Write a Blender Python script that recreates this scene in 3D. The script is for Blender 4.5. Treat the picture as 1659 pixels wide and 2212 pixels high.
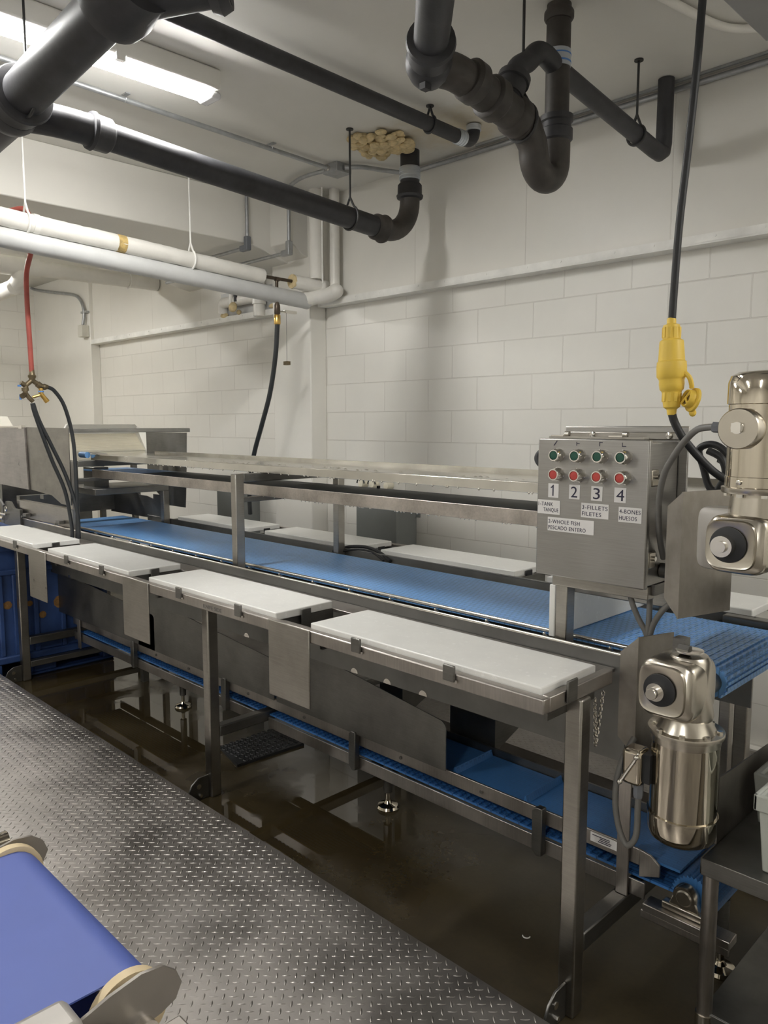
import bpy, bmesh, math, random
from mathutils import Vector, Matrix
random.seed(7)
PI = math.pi
for o in list(bpy.data.objects): bpy.data.objects.remove(o)
SC = bpy.context.scene
COL = SC.collection

# ---------------------------------------------------------------- camera
cam_data = bpy.data.cameras.new('camera'); cam = bpy.data.objects.new('camera', cam_data); COL.objects.link(cam)
cam_data.sensor_fit = 'HORIZONTAL'; cam_data.sensor_width = 36.0; cam_data.lens = 36.28
cam_data.clip_start = 0.02; cam_data.clip_end = 100
R = Matrix(((0.706397, -0.080335, 0.703242), (0.707816, 0.080173, -0.701832), (0.0, 0.993538, 0.113496)))
cam.matrix_world = Matrix.Translation((0, 0, 1.68)) @ R.to_4x4()
SC.camera = cam
# ---------------------------------------------------------------- world, exposure
W = bpy.data.worlds.new('world'); SC.world = W; W.use_nodes = True
W.node_tree.nodes['Background'].inputs[0].default_value = (0.9, 0.95, 1, 1)
W.node_tree.nodes['Background'].inputs[1].default_value = 0.05
SC.view_settings.view_transform = 'Standard'; SC.view_settings.look = 'None'
SC.view_settings.gamma = 1; SC.view_settings.use_curve_mapping = False
SC.view_settings.exposure = 0.16
LAMP = 92.0        # emission of a lit fluorescent lens
# (x, y, length, strength factor) of every ceiling fixture; long axis along Y
FIXTURES = [(-3.2, 1.43, 1.22, 1.0), (-3.2, -1.6, 1.22, 1.0), (-7.2, 1.6, 1.22, 1.3), (-7.2, -1.6, 1.22, 1.0),
            (-0.2, -1.9, 1.22, 1.0), (-5.2, -1.6, 1.22, 0.9), (1.7, 2.5, 1.22, 1.0)]

# ---------------------------------------------------------------- materials
def srgb(r, g, b):
    f = lambda c: (c/255/12.92) if c/255 <= 0.04045 else ((c/255+0.055)/1.055)**2.4
    return (f(r), f(g), f(b))
class NT:
    def __init__(s, name):
        s.m = bpy.data.materials.new(name); s.m.use_nodes = True
        s.t = s.m.node_tree; s.n = s.t.nodes; s.b = s.n['Principled BSDF']
    def new(s, typ, **kw):
        nd = s.n.new(typ)
        for k, v in kw.items(): setattr(nd, k, v)
        return nd
    def link(s, a, b): s.t.links.new(a, b)
    def set(s, k, v): s.b.inputs[k].default_value = v
    def pos(s, scale=(1, 1, 1), loc=(0, 0, 0)):
        g = s.new('ShaderNodeNewGeometry'); mp = s.new('ShaderNodeMapping')
        mp.inputs['Scale'].default_value = scale; mp.inputs['Location'].default_value = loc
        s.link(g.outputs['Position'], mp.inputs['Vector']); return mp.outputs[0]
    def noise(s, vec, scale, detail=4, rough=0.6):
        nd = s.new('ShaderNodeTexNoise'); nd.inputs['Scale'].default_value = scale
        nd.inputs['Detail'].default_value = detail; nd.inputs['Roughness'].default_value = rough
        s.link(vec, nd.inputs['Vector']); return nd.outputs[0]
    def ramp(s, fac, stops):
        nd = s.new('ShaderNodeValToRGB'); el = nd.color_ramp.elements
        while len(el) < len(stops): el.new(0.5)
        for e, (p, c) in zip(el, stops):
            e.position = p; e.color = (c[0], c[1], c[2], 1) if hasattr(c, '__len__') else (c, c, c, 1)
        s.link(fac, nd.inputs[0]); return nd.outputs[0]
    def bump(s, h, strength=0.3, dist=0.002, prev=None):
        nd = s.new('ShaderNodeBump'); nd.inputs['Strength'].default_value = strength
        nd.inputs['Distance'].default_value = dist; s.link(h, nd.inputs['Height'])
        if prev is not None: s.link(prev, nd.inputs['Normal'])
        s.link(nd.outputs[0], s.b.inputs['Normal']); return nd.outputs[0]
    def mix(s, fac, a, b):
        nd = s.new('ShaderNodeMix', data_type='RGBA')
        if hasattr(fac, 'links'): s.link(fac, nd.inputs[0])
        else: nd.inputs[0].default_value = fac
        for v, i in ((a, 6), (b, 7)):
            if hasattr(v, 'links'): s.link(v, nd.inputs[i])
            else: nd.inputs[i].default_value = (*v, 1)
        return nd.outputs[2]
def plain(name, col, rough=0.5, metal=0.0, var=0.12, vscale=6, bump=0.0, bscale=60, rvar=0.0, aniso=None, spec=None, coat=0):
    k = NT(name); p = k.pos()
    c2 = tuple(x*(1-var) for x in col); c1 = tuple(min(1, x*(1+var)) for x in col)
    k.link(k.ramp(k.noise(p, vscale), [(0.3, c2), (0.7, c1)]), k.b.inputs['Base Color'])
    k.set('Roughness', rough); k.set('Metallic', metal)
    if spec is not None: k.set('Specular IOR Level', spec)
    if coat: k.set('Coat Weight', coat); k.set('Coat Roughness', 0.08)
    if rvar: k.link(k.ramp(k.noise(p, vscale*1.7), [(0.3, rough-rvar), (0.7, rough+rvar)]), k.b.inputs['Roughness'])
    if bump: k.bump(k.noise(p, bscale), bump, 0.002)
    return k.m
def steel(name, col, rough, streak=(3, 3, 90), blotch=0.25, wet=0.0):
    k = NT(name); p = k.pos()
    n1 = k.noise(k.pos(streak), 4, 3); n2 = k.noise(p, 5.5, 5)
    a = tuple(x*(1-blotch) for x in col); b = tuple(min(1, x*(1+blotch*0.6)) for x in col)
    base = k.ramp(n2, [(0.3, a), (0.72, b)])
    k.link(k.mix(0.22, base, k.ramp(n1, [(0.3, tuple(x*0.6 for x in col)), (0.7, tuple(min(1, x*1.25) for x in col))])), k.b.inputs['Base Color'])
    k.set('Metallic', 1.0)
    k.link(k.ramp(n2, [(0.25, max(0.03, rough-0.1)), (0.75, rough+0.1)]), k.b.inputs['Roughness'])
    h = k.bump(n1, 0.06, 0.001)
    if wet: k.bump(k.ramp(k.noise(p, 70, 2), [(0.62, 0.0), (0.7, 1.0)]), wet, 0.003, h)
    return k.m

WHITE = (0.80, 0.78, 0.725)
def wall_mat(name, bricks, col=WHITE):
    k = NT(name); g = k.new('ShaderNodeNewGeometry'); sp = k.new('ShaderNodeSeparateXYZ'); k.link(g.outputs['Position'], sp.inputs[0])
    p = k.pos(); n = k.noise(p, 1.3, 5)
    c = k.ramp(n, [(0.25, tuple(x*0.93 for x in col)), (0.75, tuple(min(1, x*1.03) for x in col))])
    k.set('Roughness', 0.42); h = k.bump(k.noise(p, 160, 3), 0.12, 0.002)
    if bricks:
        axis, x0, z0, bw, rh, ms = bricks
        cb = k.new('ShaderNodeCombineXYZ')
        for src, i, off in ((sp.outputs[axis], 0, x0), (sp.outputs[2], 1, z0)):
            m = k.new('ShaderNodeMath', operation='SUBTRACT'); k.link(src, m.inputs[0]); m.inputs[1].default_value = off; k.link(m.outputs[0], cb.inputs[i])
        bt = k.new('ShaderNodeTexBrick'); bt.inputs['Scale'].default_value = 1; bt.inputs['Brick Width'].default_value = bw
        bt.inputs['Row Height'].default_value = rh; bt.inputs['Mortar Size'].default_value = ms; bt.inputs['Mortar Smooth'].default_value = 0.35
        bt.inputs['Color1'].default_value = (1, 1, 1, 1); bt.inputs['Color2'].default_value = (0.982, 0.982, 0.982, 1); bt.inputs['Mortar'].default_value = (0.89, 0.88, 0.87, 1)
        k.link(cb.outputs[0], bt.inputs['Vector'])
        mu = k.new('ShaderNodeMix', data_type='RGBA', blend_type='MULTIPLY'); mu.inputs[0].default_value = 0.8
        k.link(c, mu.inputs[6]); k.link(bt.outputs['Color'], mu.inputs[7]); c = mu.outputs[2]
        inv = k.new('ShaderNodeMath', operation='SUBTRACT'); inv.inputs[0].default_value = 1; k.link(bt.outputs['Fac'], inv.inputs[1])
        k.bump(inv.outputs[0], 0.7, 0.005, h)
    k.link(c, k.b.inputs['Base Color']); return k.m

M = {}
M['block'] = wall_mat('painted_block', (0, -3.9475, 0.16, 0.395, 0.2, 0.0035))
M['panel'] = wall_mat('painted_panel', (0, -3.42-0.4175, -3, 0.835, 9, 0.003))
M['blockY'] = wall_mat('painted_block_side', (1, 0.1, 0.16, 0.395, 0.2, 0.003))
M['paint'] = wall_mat('painted_smooth', None)
def ceiling_mat():
    k = NT('ceiling_paint'); p = k.pos()
    base = k.ramp(k.noise(p, 0.9, 5), [(0.25, (0.66, 0.645, 0.60)), (0.75, (0.78, 0.765, 0.72))])
    # brown water stain round the pipe holes near the wall
    v = k.new('ShaderNodeVectorMath', operation='DISTANCE'); g = k.new('ShaderNodeNewGeometry'); k.link(g.outputs['Position'], v.inputs[0]); v.inputs[1].default_value = (-2.85, 3.35, 3.26)
    n = k.new('ShaderNodeMath', operation='MULTIPLY_ADD'); k.link(k.noise(p, 7, 4), n.inputs[0]); n.inputs[1].default_value = 0.5; k.link(v.outputs['Value'], n.inputs[2])
    f = k.ramp(n.outputs[0], [(0.36, 0.75), (0.62, 0.0)])
    k.link(k.mix(f, base, (0.55, 0.46, 0.30)), k.b.inputs['Base Color']); k.set('Roughness', 0.6)
    k.bump(k.noise(p, 30, 4), 0.15, 0.004); return k.m
M['ceil'] = ceiling_mat()
def floor_mat():
    k = NT('wet_concrete'); p = k.pos()
    n = k.noise(p, 2.2, 6, 0.62); n2 = k.noise(p, 60, 3)
    c = k.ramp(n, [(0.3, (0.034, 0.024, 0.011)), (0.55, (0.055, 0.041, 0.019)), (0.75, (0.085, 0.066, 0.036))])
    c = k.mix(k.ramp(n2, [(0.4, 0.0), (0.75, 0.35)]), c, (0.02, 0.016, 0.010))
    k.link(c, k.b.inputs['Base Color'])
    pud = k.noise(k.pos((1, 1, 1), (0.3, 0.1, 0)), 1.6, 4)
    # standing water lies in the middle of the floor, drier and rougher to the right
    g = k.new('ShaderNodeNewGeometry'); sx = k.new('ShaderNodeSeparateXYZ'); k.link(g.outputs['Position'], sx.inputs[0])
    mr = k.new('ShaderNodeMapRange'); k.link(sx.outputs[0], mr.inputs[0]); mr.inputs[1].default_value = -2.3; mr.inputs[2].default_value = -1.2; mr.inputs[3].default_value = 0.0; mr.inputs[4].default_value = 0.3
    ad = k.new('ShaderNodeMath', operation='ADD'); k.link(pud, ad.inputs[0]); k.link(mr.outputs[0], ad.inputs[1]); pud = ad.outputs[0]
    k.link(k.ramp(pud, [(0.50, 0.02), (0.56, 0.22), (0.80, 0.45)]), k.b.inputs['Roughness'])
    k.set('Specular IOR Level', 0.6)
    k.bump(k.mix(k.ramp(pud, [(0.50, 0.0), (0.56, 1.0)]), (0.5, 0.5, 0.5), n2), 0.10, 0.002); return k.m
M['floor'] = floor_mat()
M['steel'] = steel('stainless', (0.40, 0.38, 0.345), 0.34)
M['steel_d'] = steel('stainless_dull', (0.23, 0.225, 0.212), 0.42, blotch=0.35)
M['steel_wet'] = steel('stainless_wet', (0.70, 0.68, 0.63), 0.2, (3, 60, 3), 0.12)
M['steel_scr'] = steel('stainless_scratched', (0.50, 0.46, 0.42), 0.42, (25, 3, 25), 0.5)
M['steel_box'] = steel('stainless_enclosure', (0.38, 0.37, 0.35), 0.40, (2, 2, 120), 0.06)
M['panelm'] = plain('matte_side_panel', (0.21, 0.208, 0.2), 0.5, 0.85, 0.15, 5)
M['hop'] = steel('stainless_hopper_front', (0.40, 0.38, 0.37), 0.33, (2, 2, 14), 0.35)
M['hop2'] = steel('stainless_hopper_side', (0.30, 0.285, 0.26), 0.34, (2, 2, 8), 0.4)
M['rail'] = steel('stainless_rail', (0.46, 0.43, 0.40), 0.38, (60, 3, 3), 0.3)
M['bright'] = plain('polished_rod', (0.78, 0.75, 0.70), 0.22, 1.0, 0.08)
M['mirror'] = plain('polished_motor', (0.62, 0.565, 0.47), 0.075, 1.0, 0.05, 3, rvar=0.03)
M['satin'] = plain('satin_gearbox', (0.56, 0.52, 0.45), 0.27, 1.0, 0.06)
M['guard'] = steel('brown_tinged_stainless', (0.34, 0.315, 0.285), 0.42, (8, 8, 4), 0.35)
M['tread'] = plain('diamond_tread', (0.30, 0.28, 0.262), 0.40, 1.0, 0.2, 3, 0.15, 50, rvar=0.08)
M['iron'] = plain('black_cast_iron', (0.032, 0.032, 0.036), 0.5, 0.0, 0.35, 9, 0.2, 90)
M['iron_r'] = plain('rusty_cast_iron', (0.045, 0.039, 0.034), 0.55, 0.0, 0.5, 7, 0.4, 60)
M['rod'] = plain('dark_rod', (0.03, 0.03, 0.03), 0.5)
M['galv'] = plain('galvanized', (0.40, 0.41, 0.42), 0.42, 0.7, 0.15, 20)
M['zinc'] = plain('zinc_clamp', (0.62, 0.66, 0.72), 0.3, 0.9, 0.1)
M['bluetape'] = plain('blue_band', (0.10, 0.25, 0.60), 0.5)
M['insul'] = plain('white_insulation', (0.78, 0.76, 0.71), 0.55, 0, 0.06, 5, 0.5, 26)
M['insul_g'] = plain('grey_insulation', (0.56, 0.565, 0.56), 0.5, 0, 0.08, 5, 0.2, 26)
M['tape'] = plain('yellowed_tape', (0.50, 0.36, 0.14), 0.6, 0, 0.4, 30)
M['pvc'] = plain('white_pvc', (0.75, 0.73, 0.68), 0.35)
M['white'] = plain('white_plastic', (0.86, 0.845, 0.79), 0.35, 0, 0.03)
M['rodw'] = plain('white_rod', (0.84, 0.83, 0.79), 0.5)
def hdpe():
    k = NT('white_cutting_plastic'); p = k.pos()
    k.link(k.mix(k.ramp(k.noise(p, 55, 3), [(0.6, 0.0), (0.7, 0.8)]), k.ramp(k.noise(p, 9, 5), [(0.3, (0.78, 0.775, 0.745)), (0.7, (0.83, 0.825, 0.79))]), (0.90, 0.895, 0.87)), k.b.inputs['Base Color'])
    k.set('Roughness', 0.3); k.set('Subsurface Weight', 0.08); k.set('Subsurface Radius', (0.02, 0.02, 0.02))
    return k.m
M['hdpe'] = hdpe()
def belt(name, c, mod, rough, depth, dark=0.6):
    k = NT(name); p = k.pos()
    bt = k.new('ShaderNodeTexBrick'); bt.inputs['Scale'].default_value = 1; bt.inputs['Brick Width'].default_value = mod[0]
    bt.inputs['Row Height'].default_value = mod[1]; bt.inputs['Mortar Size'].default_value = mod[2]; bt.inputs['Mortar Smooth'].default_value = 0.3
    cl = lambda f: (*[min(1, x*f) for x in c], 1)
    bt.inputs['Color1'].default_value = cl(1); bt.inputs['Color2'].default_value = cl(0.94); bt.inputs['Mortar'].default_value = cl(dark)
    k.link(k.pos(), bt.inputs['Vector'])
    mu = k.new('ShaderNodeMix', data_type='RGBA', blend_type='MULTIPLY'); mu.inputs[0].default_value = 1
    k.link(bt.outputs['Color'], mu.inputs[6]); k.link(k.ramp(k.noise(p, 4, 4), [(0.3, 0.86), (0.7, 1.0)]), mu.inputs[7])
    k.link(mu.outputs[2], k.b.inputs['Base Color']); k.set('Roughness', rough)
    inv = k.new('ShaderNodeMath', operation='SUBTRACT'); inv.inputs[0].default_value = 1; k.link(bt.outputs['Fac'], inv.inputs[1])
    k.bump(inv.outputs[0], 0.6, depth); return k.m
BLUE = (0.19, 0.44, 0.87)
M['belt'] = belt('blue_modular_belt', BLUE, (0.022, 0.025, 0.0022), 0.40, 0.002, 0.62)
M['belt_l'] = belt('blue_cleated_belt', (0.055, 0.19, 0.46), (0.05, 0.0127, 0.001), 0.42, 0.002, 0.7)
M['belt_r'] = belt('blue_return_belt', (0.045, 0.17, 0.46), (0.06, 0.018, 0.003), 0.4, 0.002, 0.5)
M['belt_shade'] = plain('shade_painted_belt', (0.028, 0.034, 0.042), 0.5)  # blue belt darkened: the shade under the shelf is put into the colour
M['belt_f'] = plain('indigo_belt', (0.085, 0.130, 0.43), 0.5, 0, 0.06, 4, 0.05, 200)
M['bin'] = plain('blue_bin_plastic', (0.035, 0.075, 0.22), 0.45, 0, 0.3, 4)
M['binrust'] = plain('orange_scuff', (0.30, 0.16, 0.05), 0.7, 0, 0.4, 40)
M['black'] = plain('black_rubber', (0.018, 0.019, 0.021), 0.5)
M['blackhose'] = plain('black_hose', (0.022, 0.025, 0.028), 0.4)
M['redhose'] = plain('red_hose', (0.40, 0.085, 0.065), 0.45, 0, 0.15, 12)
M['brass'] = plain('dull_brass', (0.20, 0.16, 0.10), 0.42, 0.85, 0.25, 30)
M['brassb'] = plain('bright_brass', (0.70, 0.46, 0.14), 0.28, 0.95, 0.1)
M['copper'] = plain('dark_copper', (0.085, 0.065, 0.048), 0.4, 0.7, 0.2, 20)
M['yellow'] = plain('yellow_rubber', (0.86, 0.60, 0.09), 0.45, 0, 0.05)
M['greycable'] = plain('grey_cable', (0.16, 0.155, 0.145), 0.5)
M['greyfit'] = plain('grey_fitting', (0.17, 0.18, 0.20), 0.5)
M['greybox'] = plain('grey_enclosure', (0.21, 0.22, 0.215), 0.45, 0, 0.04)
M['beige'] = plain('beige_box', (0.62, 0.60, 0.53), 0.45, 0, 0.04)
M['paper'] = plain('white_label', (0.78, 0.765, 0.75), 0.5, 0, 0.02)
M['ink'] = plain('dark_ink', (0.030, 0.028, 0.06), 0.6)
M['green'] = plain('green_button', (0.012, 0.085, 0.055), 0.35, 0, 0.05)
M['red'] = plain('red_button', (0.52, 0.065, 0.055), 0.35, 0, 0.05)
M['chrome'] = plain('chrome_bezel', (0.78, 0.76, 0.72), 0.12, 1.0, 0.03)
M['foam'] = plain('expanding_foam', (0.66, 0.53, 0.30), 0.7, 0, 0.25, 22, 0.4, 40)
M['cream'] = plain('cream_roller', (0.72, 0.58, 0.36), 0.5)
M['plate'] = plain('grey_plate', (0.30, 0.275, 0.25), 0.5, 0.75, 0.06)
M['motorg'] = plain('pale_motor_cover', (0.40, 0.38, 0.35), 0.45, 0.3, 0.08)
M['tub'] = plain('grey_white_tub', (0.50, 0.52, 0.48), 0.4, 0, 0.05)
M['crate'] = plain('greyish_translucent_bin', (0.30, 0.31, 0.28), 0.4, 0, 0.05)
M['ivory'] = plain('ivory_belt_plastic', (0.86, 0.81, 0.66), 0.45, 0, 0.05)
M['yell'] = plain('dirty_yellow_panel', (0.42, 0.34, 0.17), 0.6, 0, 0.2)
M['darkduct'] = plain('grey_duct', (0.26, 0.26, 0.26), 0.6, 0, 0.05)
M['led'] = plain('lens_plastic', (0.8, 0.8, 0.8), 0.15)
def lens(f):
    k = NT('lit_lens_%d' % round(f*100)); k.set('Base Color', (0.9, 0.9, 0.9, 1)); k.set('Emission Color', (1.0, 0.985, 0.95, 1)); k.set('Emission Strength', LAMP*f); return k.m

# ---------------------------------------------------------------- mesh helpers
ORG = {}
class MB:
    def __init__(s): s.v = []; s.f = []
    def add(s, vs, fs):
        n = len(s.v); s.v += [tuple(v) for v in vs]; s.f += [tuple(i+n for i in f) for f in fs]; return s
    def box(s, x0, x1, y0, y1, z0, z1):
        return s.add([(x, y, z) for z in (z0, z1) for y in (y0, y1) for x in (x0, x1)],
                     [(0, 2, 3, 1), (4, 5, 7, 6), (0, 1, 5, 4), (2, 6, 7, 3), (0, 4, 6, 2), (1, 3, 7, 5)])
    def obx(s, c, size, rot):
        c = Vector(c); h = [a/2 for a in size]
        vs = [c + rot @ Vector((x*h[0], y*h[1], z*h[2])) for z in (-1, 1) for y in (-1, 1) for x in (-1, 1)]
        return s.add(vs, [(0, 2, 3, 1), (4, 5, 7, 6), (0, 1, 5, 4), (2, 6, 7, 3), (0, 4, 6, 2), (1, 3, 7, 5)])
    def prism(s, poly, vec):
        n = len(poly); vec = Vector(vec); p2 = [Vector(p)+vec for p in poly]
        return s.add(list(poly)+p2, [tuple(range(n)), tuple(range(2*n-1, n-1, -1))] + [(i, (i+1) % n, n+(i+1) % n, n+i) for i in range(n)])
    def ring(s, rings, cap=True, closed=False):
        n = len(rings[0]); vs = [v for r in rings for v in r]; fs = []
        m = len(rings)
        for a in range(m if closed else m-1):
            b = (a+1) % m
            fs += [(a*n+i, a*n+(i+1) % n, b*n+(i+1) % n, b*n+i) for i in range(n)]
        if cap and not closed: fs += [tuple(range(n-1, -1, -1)), tuple((m-1)*n+i for i in range(n))]
        return s.add(vs, fs)
    def lathe(s, prof, o, ax, n=28):
        o = Vector(o); ax = Vector(ax).normalized(); u = ax.orthogonal().normalized(); w = ax.cross(u)
        return s.ring([[o + ax*h + (u*math.cos(2*PI*i/n)+w*math.sin(2*PI*i/n))*max(r, 1e-4) for i in range(n)] for r, h in prof])
    def cyl(s, p0, p1, r0, r1=None, n=20):
        p0 = Vector(p0); p1 = Vector(p1); L = (p1-p0).length
        return s.lathe([(r0, 0), (r0 if r1 is None else r1, L)], p0, p1-p0, n)
    def tube(s, pts, r, n=12, closed=False):
        pts = [Vector(p) for p in pts]; m = len(pts); rings = []; u = None
        for i in range(m):
            a = pts[(i-1) % m] if (closed or i) else pts[0]; b = pts[(i+1) % m] if (closed or i < m-1) else pts[-1]
            t = (b-a).normalized()
            if u is None: u = t.orthogonal().normalized()
            u = (u - t*u.dot(t)); u = u.normalized() if u.length > 1e-6 else t.orthogonal().normalized()
            w = t.cross(u); rr = r[i] if hasattr(r, '__len__') else r
            rings.append([pts[i] + (u*math.cos(2*PI*k/n)+w*math.sin(2*PI*k/n))*rr for k in range(n)])
        return s.ring(rings, True, closed)
    def ball(s, c, r, n=10, sc=(1, 1, 1)):
        c = Vector(c); rings = []
        for i in range(n+1):
            a = PI*i/n; rr = max(math.sin(a), 1e-3)*r
            rings.append([c + Vector((rr*math.cos(2*PI*k/(2*n))*sc[0], rr*math.sin(2*PI*k/(2*n))*sc[1], -r*math.cos(a)*sc[2])) for k in range(2*n)])
        return s.ring(rings)
    def build(s, name, mat, parent=None, bevel=0, seg=2, ang=40, org=None, subs=0):
        if parent is not None: o0 = ORG[parent.name]
        else:
            if org is None:
                xs, ys, zs = zip(*s.v); org = ((min(xs)+max(xs))/2, (min(ys)+max(ys))/2, min(zs))
            o0 = Vector(org)
        me = bpy.data.meshes.new(name); me.from_pydata([(v[0]-o0[0], v[1]-o0[1], v[2]-o0[2]) for v in s.v], [], s.f)
        bm = bmesh.new(); bm.from_mesh(me); bmesh.ops.recalc_face_normals(bm, faces=bm.faces); bm.to_mesh(me); bm.free()
        for p in me.polygons: p.use_smooth = True
        me.set_sharp_from_angle(angle=math.radians(ang)); me.materials.append(mat)
        o = bpy.data.objects.new(name, me); COL.objects.link(o)
        if parent is not None: o.parent = parent
        else: o.location = o0
        ORG[o.name] = o0
        if subs:
            b = o.modifiers.new('s', 'SUBSURF'); b.levels = subs; b.render_levels = subs
        if bevel:
            b = o.modifiers.new('b', 'BEVEL'); b.width = bevel; b.segments = seg; b.limit_method = 'ANGLE'; b.angle_limit = math.radians(35)
        return o
def smooth(pts, k=8, closed=False):
    P = [Vector(p) for p in pts]; n = len(P); out = []
    for i in range(n if closed else n-1):
        g = (lambda j: P[j % n]) if closed else (lambda j: P[min(max(j, 0), n-1)])
        a, b, c, d = g(i-1), g(i), g(i+1), g(i+2)
        for j in range(k):
            t = j/k; out.append(0.5*((2*b)+(c-a)*t+(2*a-5*b+4*c-d)*t*t+(3*b-a-3*c+d)*t**3))
    if not closed: out.append(P[-1])
    return out
def arc(c, u, v, r, a0, a1, n=10):
    c = Vector(c); u = Vector(u); v = Vector(v)
    return [c + (u*math.cos(a0+(a1-a0)*i/n)+v*math.sin(a0+(a1-a0)*i/n))*r for i in range(n+1)]
def thing(name, label, cat, loc, group=None):
    o = bpy.data.objects.new(name, None); COL.objects.link(o); o.location = loc; o.empty_display_size = 0.1
    ORG[o.name] = Vector(loc); o['label'] = label; o['category'] = cat
    if group: o['group'] = group
    return o
def tag(o, label, cat, group=None):
    o['label'] = label; o['category'] = cat
    if group: o['group'] = group
    return o
def struct(o): o['kind'] = 'structure'; return o
def dup(o, dx, dy, dz, label=None):
    c = o.copy(); COL.objects.link(c); c.location = Vector(o.location)+Vector((dx, dy, dz)); ORG[c.name] = ORG[o.name]+Vector((dx, dy, dz))
    if label: c['label'] = label
    for ch in o.children:
        d = ch.copy(); COL.objects.link(d); d.parent = c
        for g in ch.children:
            e = g.copy(); COL.objects.link(e); e.parent = d
    return c
def text_mb(s, size, x, z, y, mono=False, fit=None, rot=0.0):
    """flat lettering, standing in the XZ plane, facing -Y; left-bottom at (x, z)"""
    cu = bpy.data.curves.new('t', 'FONT'); cu.body = s; cu.size = size; cu.extrude = 0.0003
    if mono: cu.space_character = 1.12
    ob = bpy.data.objects.new('t', cu); COL.objects.link(ob); bpy.context.view_layer.update()
    me = bpy.data.meshes.new_from_object(ob.evaluated_get(bpy.context.evaluated_depsgraph_get()))
    xs = [v.co.x for v in me.vertices]; sx = 1.0 if not fit else fit/(max(xs)-min(xs)); x0 = min(xs)
    mb = MB(); ca, sa = math.cos(rot), math.sin(rot)
    vs = []
    for v in me.vertices:
        a = (v.co.x-x0)*sx; b = v.co.y; vs.append((x+a*ca-b*sa, y-v.co.z, z+a*sa+b*ca))
    mb.add(vs, [tuple(p.vertices) for p in me.polygons])
    bpy.data.objects.remove(ob); bpy.data.curves.remove(cu); bpy.data.meshes.remove(me); return mb

# ================================================================ ROOM
X0, X1, Y0, Y1, H = -9.45, 2.6, -3.6, 3.75, 3.26
struct(MB().box(X0-.1, X1+.1, Y0-.1, Y1+.1, -0.1, 0).build('floor', M['floor']))
struct(MB().box(X0-.1, X1+.1, Y0-.1, Y1+.1, H, H+0.1).build('ceiling', M['ceil']))
struct(MB().box(X0-.1, X1+.1, Y1, Y1+.1, 0, H).build('wall_back', M['block']))
struct(MB().box(X0-.1, X0, Y0, Y1, 0, H).build('wall_left', M['blockY']))
struct(MB().box(X1, X1+.1, Y0, Y1, 0, H).build('wall_right', M['blockY']))
struct(MB().box(X0-.1, X1+.1, Y0-.1, Y0, 0, H).build('wall_front', M['paint']))
# furred-out upper wall above the ledge, split at the column
struct(MB().box(-4.35, X1, 3.69, Y1, 2.515, H).build('trim_1', M['panel']))
struct(MB().box(-8.0, -4.79, 3.69, Y1, 2.515, H).build('trim_2', M['panel']))
def ledge(x0, x1, nm):
    m = MB().box(x0, x1, 3.655, 3.69, 2.512, 2.55).box(x0, x1, 3.655, 3.75, 2.505, 2.513)
    x = x0+0.12
    while x < x1:
        m.cyl((x, 3.656, 2.535), (x, 3.652, 2.535), 0.006, n=8); x += random.uniform(0.2, 0.42)
    struct(m.build(nm, M['rodw']))
ledge(-4.33, X1, 'trim_3'); ledge(-8.0, -4.8, 'trim_4')
struct(MB().box(-4.79, -4.35, 3.60, Y1, 0, H).build('trim_5', M['paint'], bevel=0.008))
struct(MB().box(X0, -8.0, 3.65, Y1, 0, H).build('trim_6', M['paint'], bevel=0.006))
# deep ceiling beam running towards the wall, with a haunch where it meets the wall
bmx = [(-4.60, -3.6, H), (-4.60, -3.6, 2.93), (-4.60, 3.25, 2.925), (-4.60, 3.40, 2.895), (-4.60, 3.55, 2.845), (-4.60, 3.69, 2.82), (-4.60, 3.69, H)]
struct(MB().prism(bmx, (-1.5, 0, 0)).build('trim_7', M['paint'], bevel=0.006))
struct(MB().prism([(-4.37, 3.45, H), (-4.37, 3.45, 2.93), (-4.37, 3.55, 2.86), (-4.37, 3.69, 2.825), (-4.37, 3.69, H)], (-0.24, 0, 0)).build('trim_8', M['paint'], bevel=0.006))
struct(MB().box(X0, X1, 3.70, 3.75, 0.0, 0.155).build('baseboard_back', M['paint']))

# ================================================================ TREAD-PLATE PLATFORMS
def lugs(mb, x0, x1, y0, y1, z, p=0.0375, skip=None):
    nx = int((x1-x0)/p); ny = int((y1-y0)/p)
    for i in range(nx):
        for j in range(ny):
            for kind in (0, 1):
                cx = x0+(i+0.5+0.5*kind)*p; cy = y0+(j+0.5+0.5*kind)*p
                if cx > x1-0.012 or cy > y1-0.012 or (skip and skip(cx, cy)): continue
                a = PI/4 if kind == 0 else 3*PI/4; c, s = math.cos(a), math.sin(a)
                L, w, h = 0.0135, 0.0034, 0.0021
                pts = []
                for (l, t, zz) in ((-L, 0, 0), (-L*0.55, w*0.75, 0), (0, w, 0), (L*0.55, w*0.75, 0), (L, 0, 0), (L*0.55, -w*0.75, 0), (0, -w, 0), (-L*0.55, -w*0.75, 0),
                                   (-L*0.6, 0, h*0.8), (0, w*0.3, h), (L*0.6, 0, h*0.8), (0, -w*0.3, h)):
                    pts.append((cx+l*c-t*s, cy+l*s+t*c, z+zz-0.0001))
                mb.add(pts, [(0, 1, 8), (1, 2, 9, 8), (2, 3, 10, 9), (3, 4, 10), (4, 5, 10), (5, 6, 11, 10), (6, 7, 8, 11), (7, 0, 8), (8, 9, 10, 11)])
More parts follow.
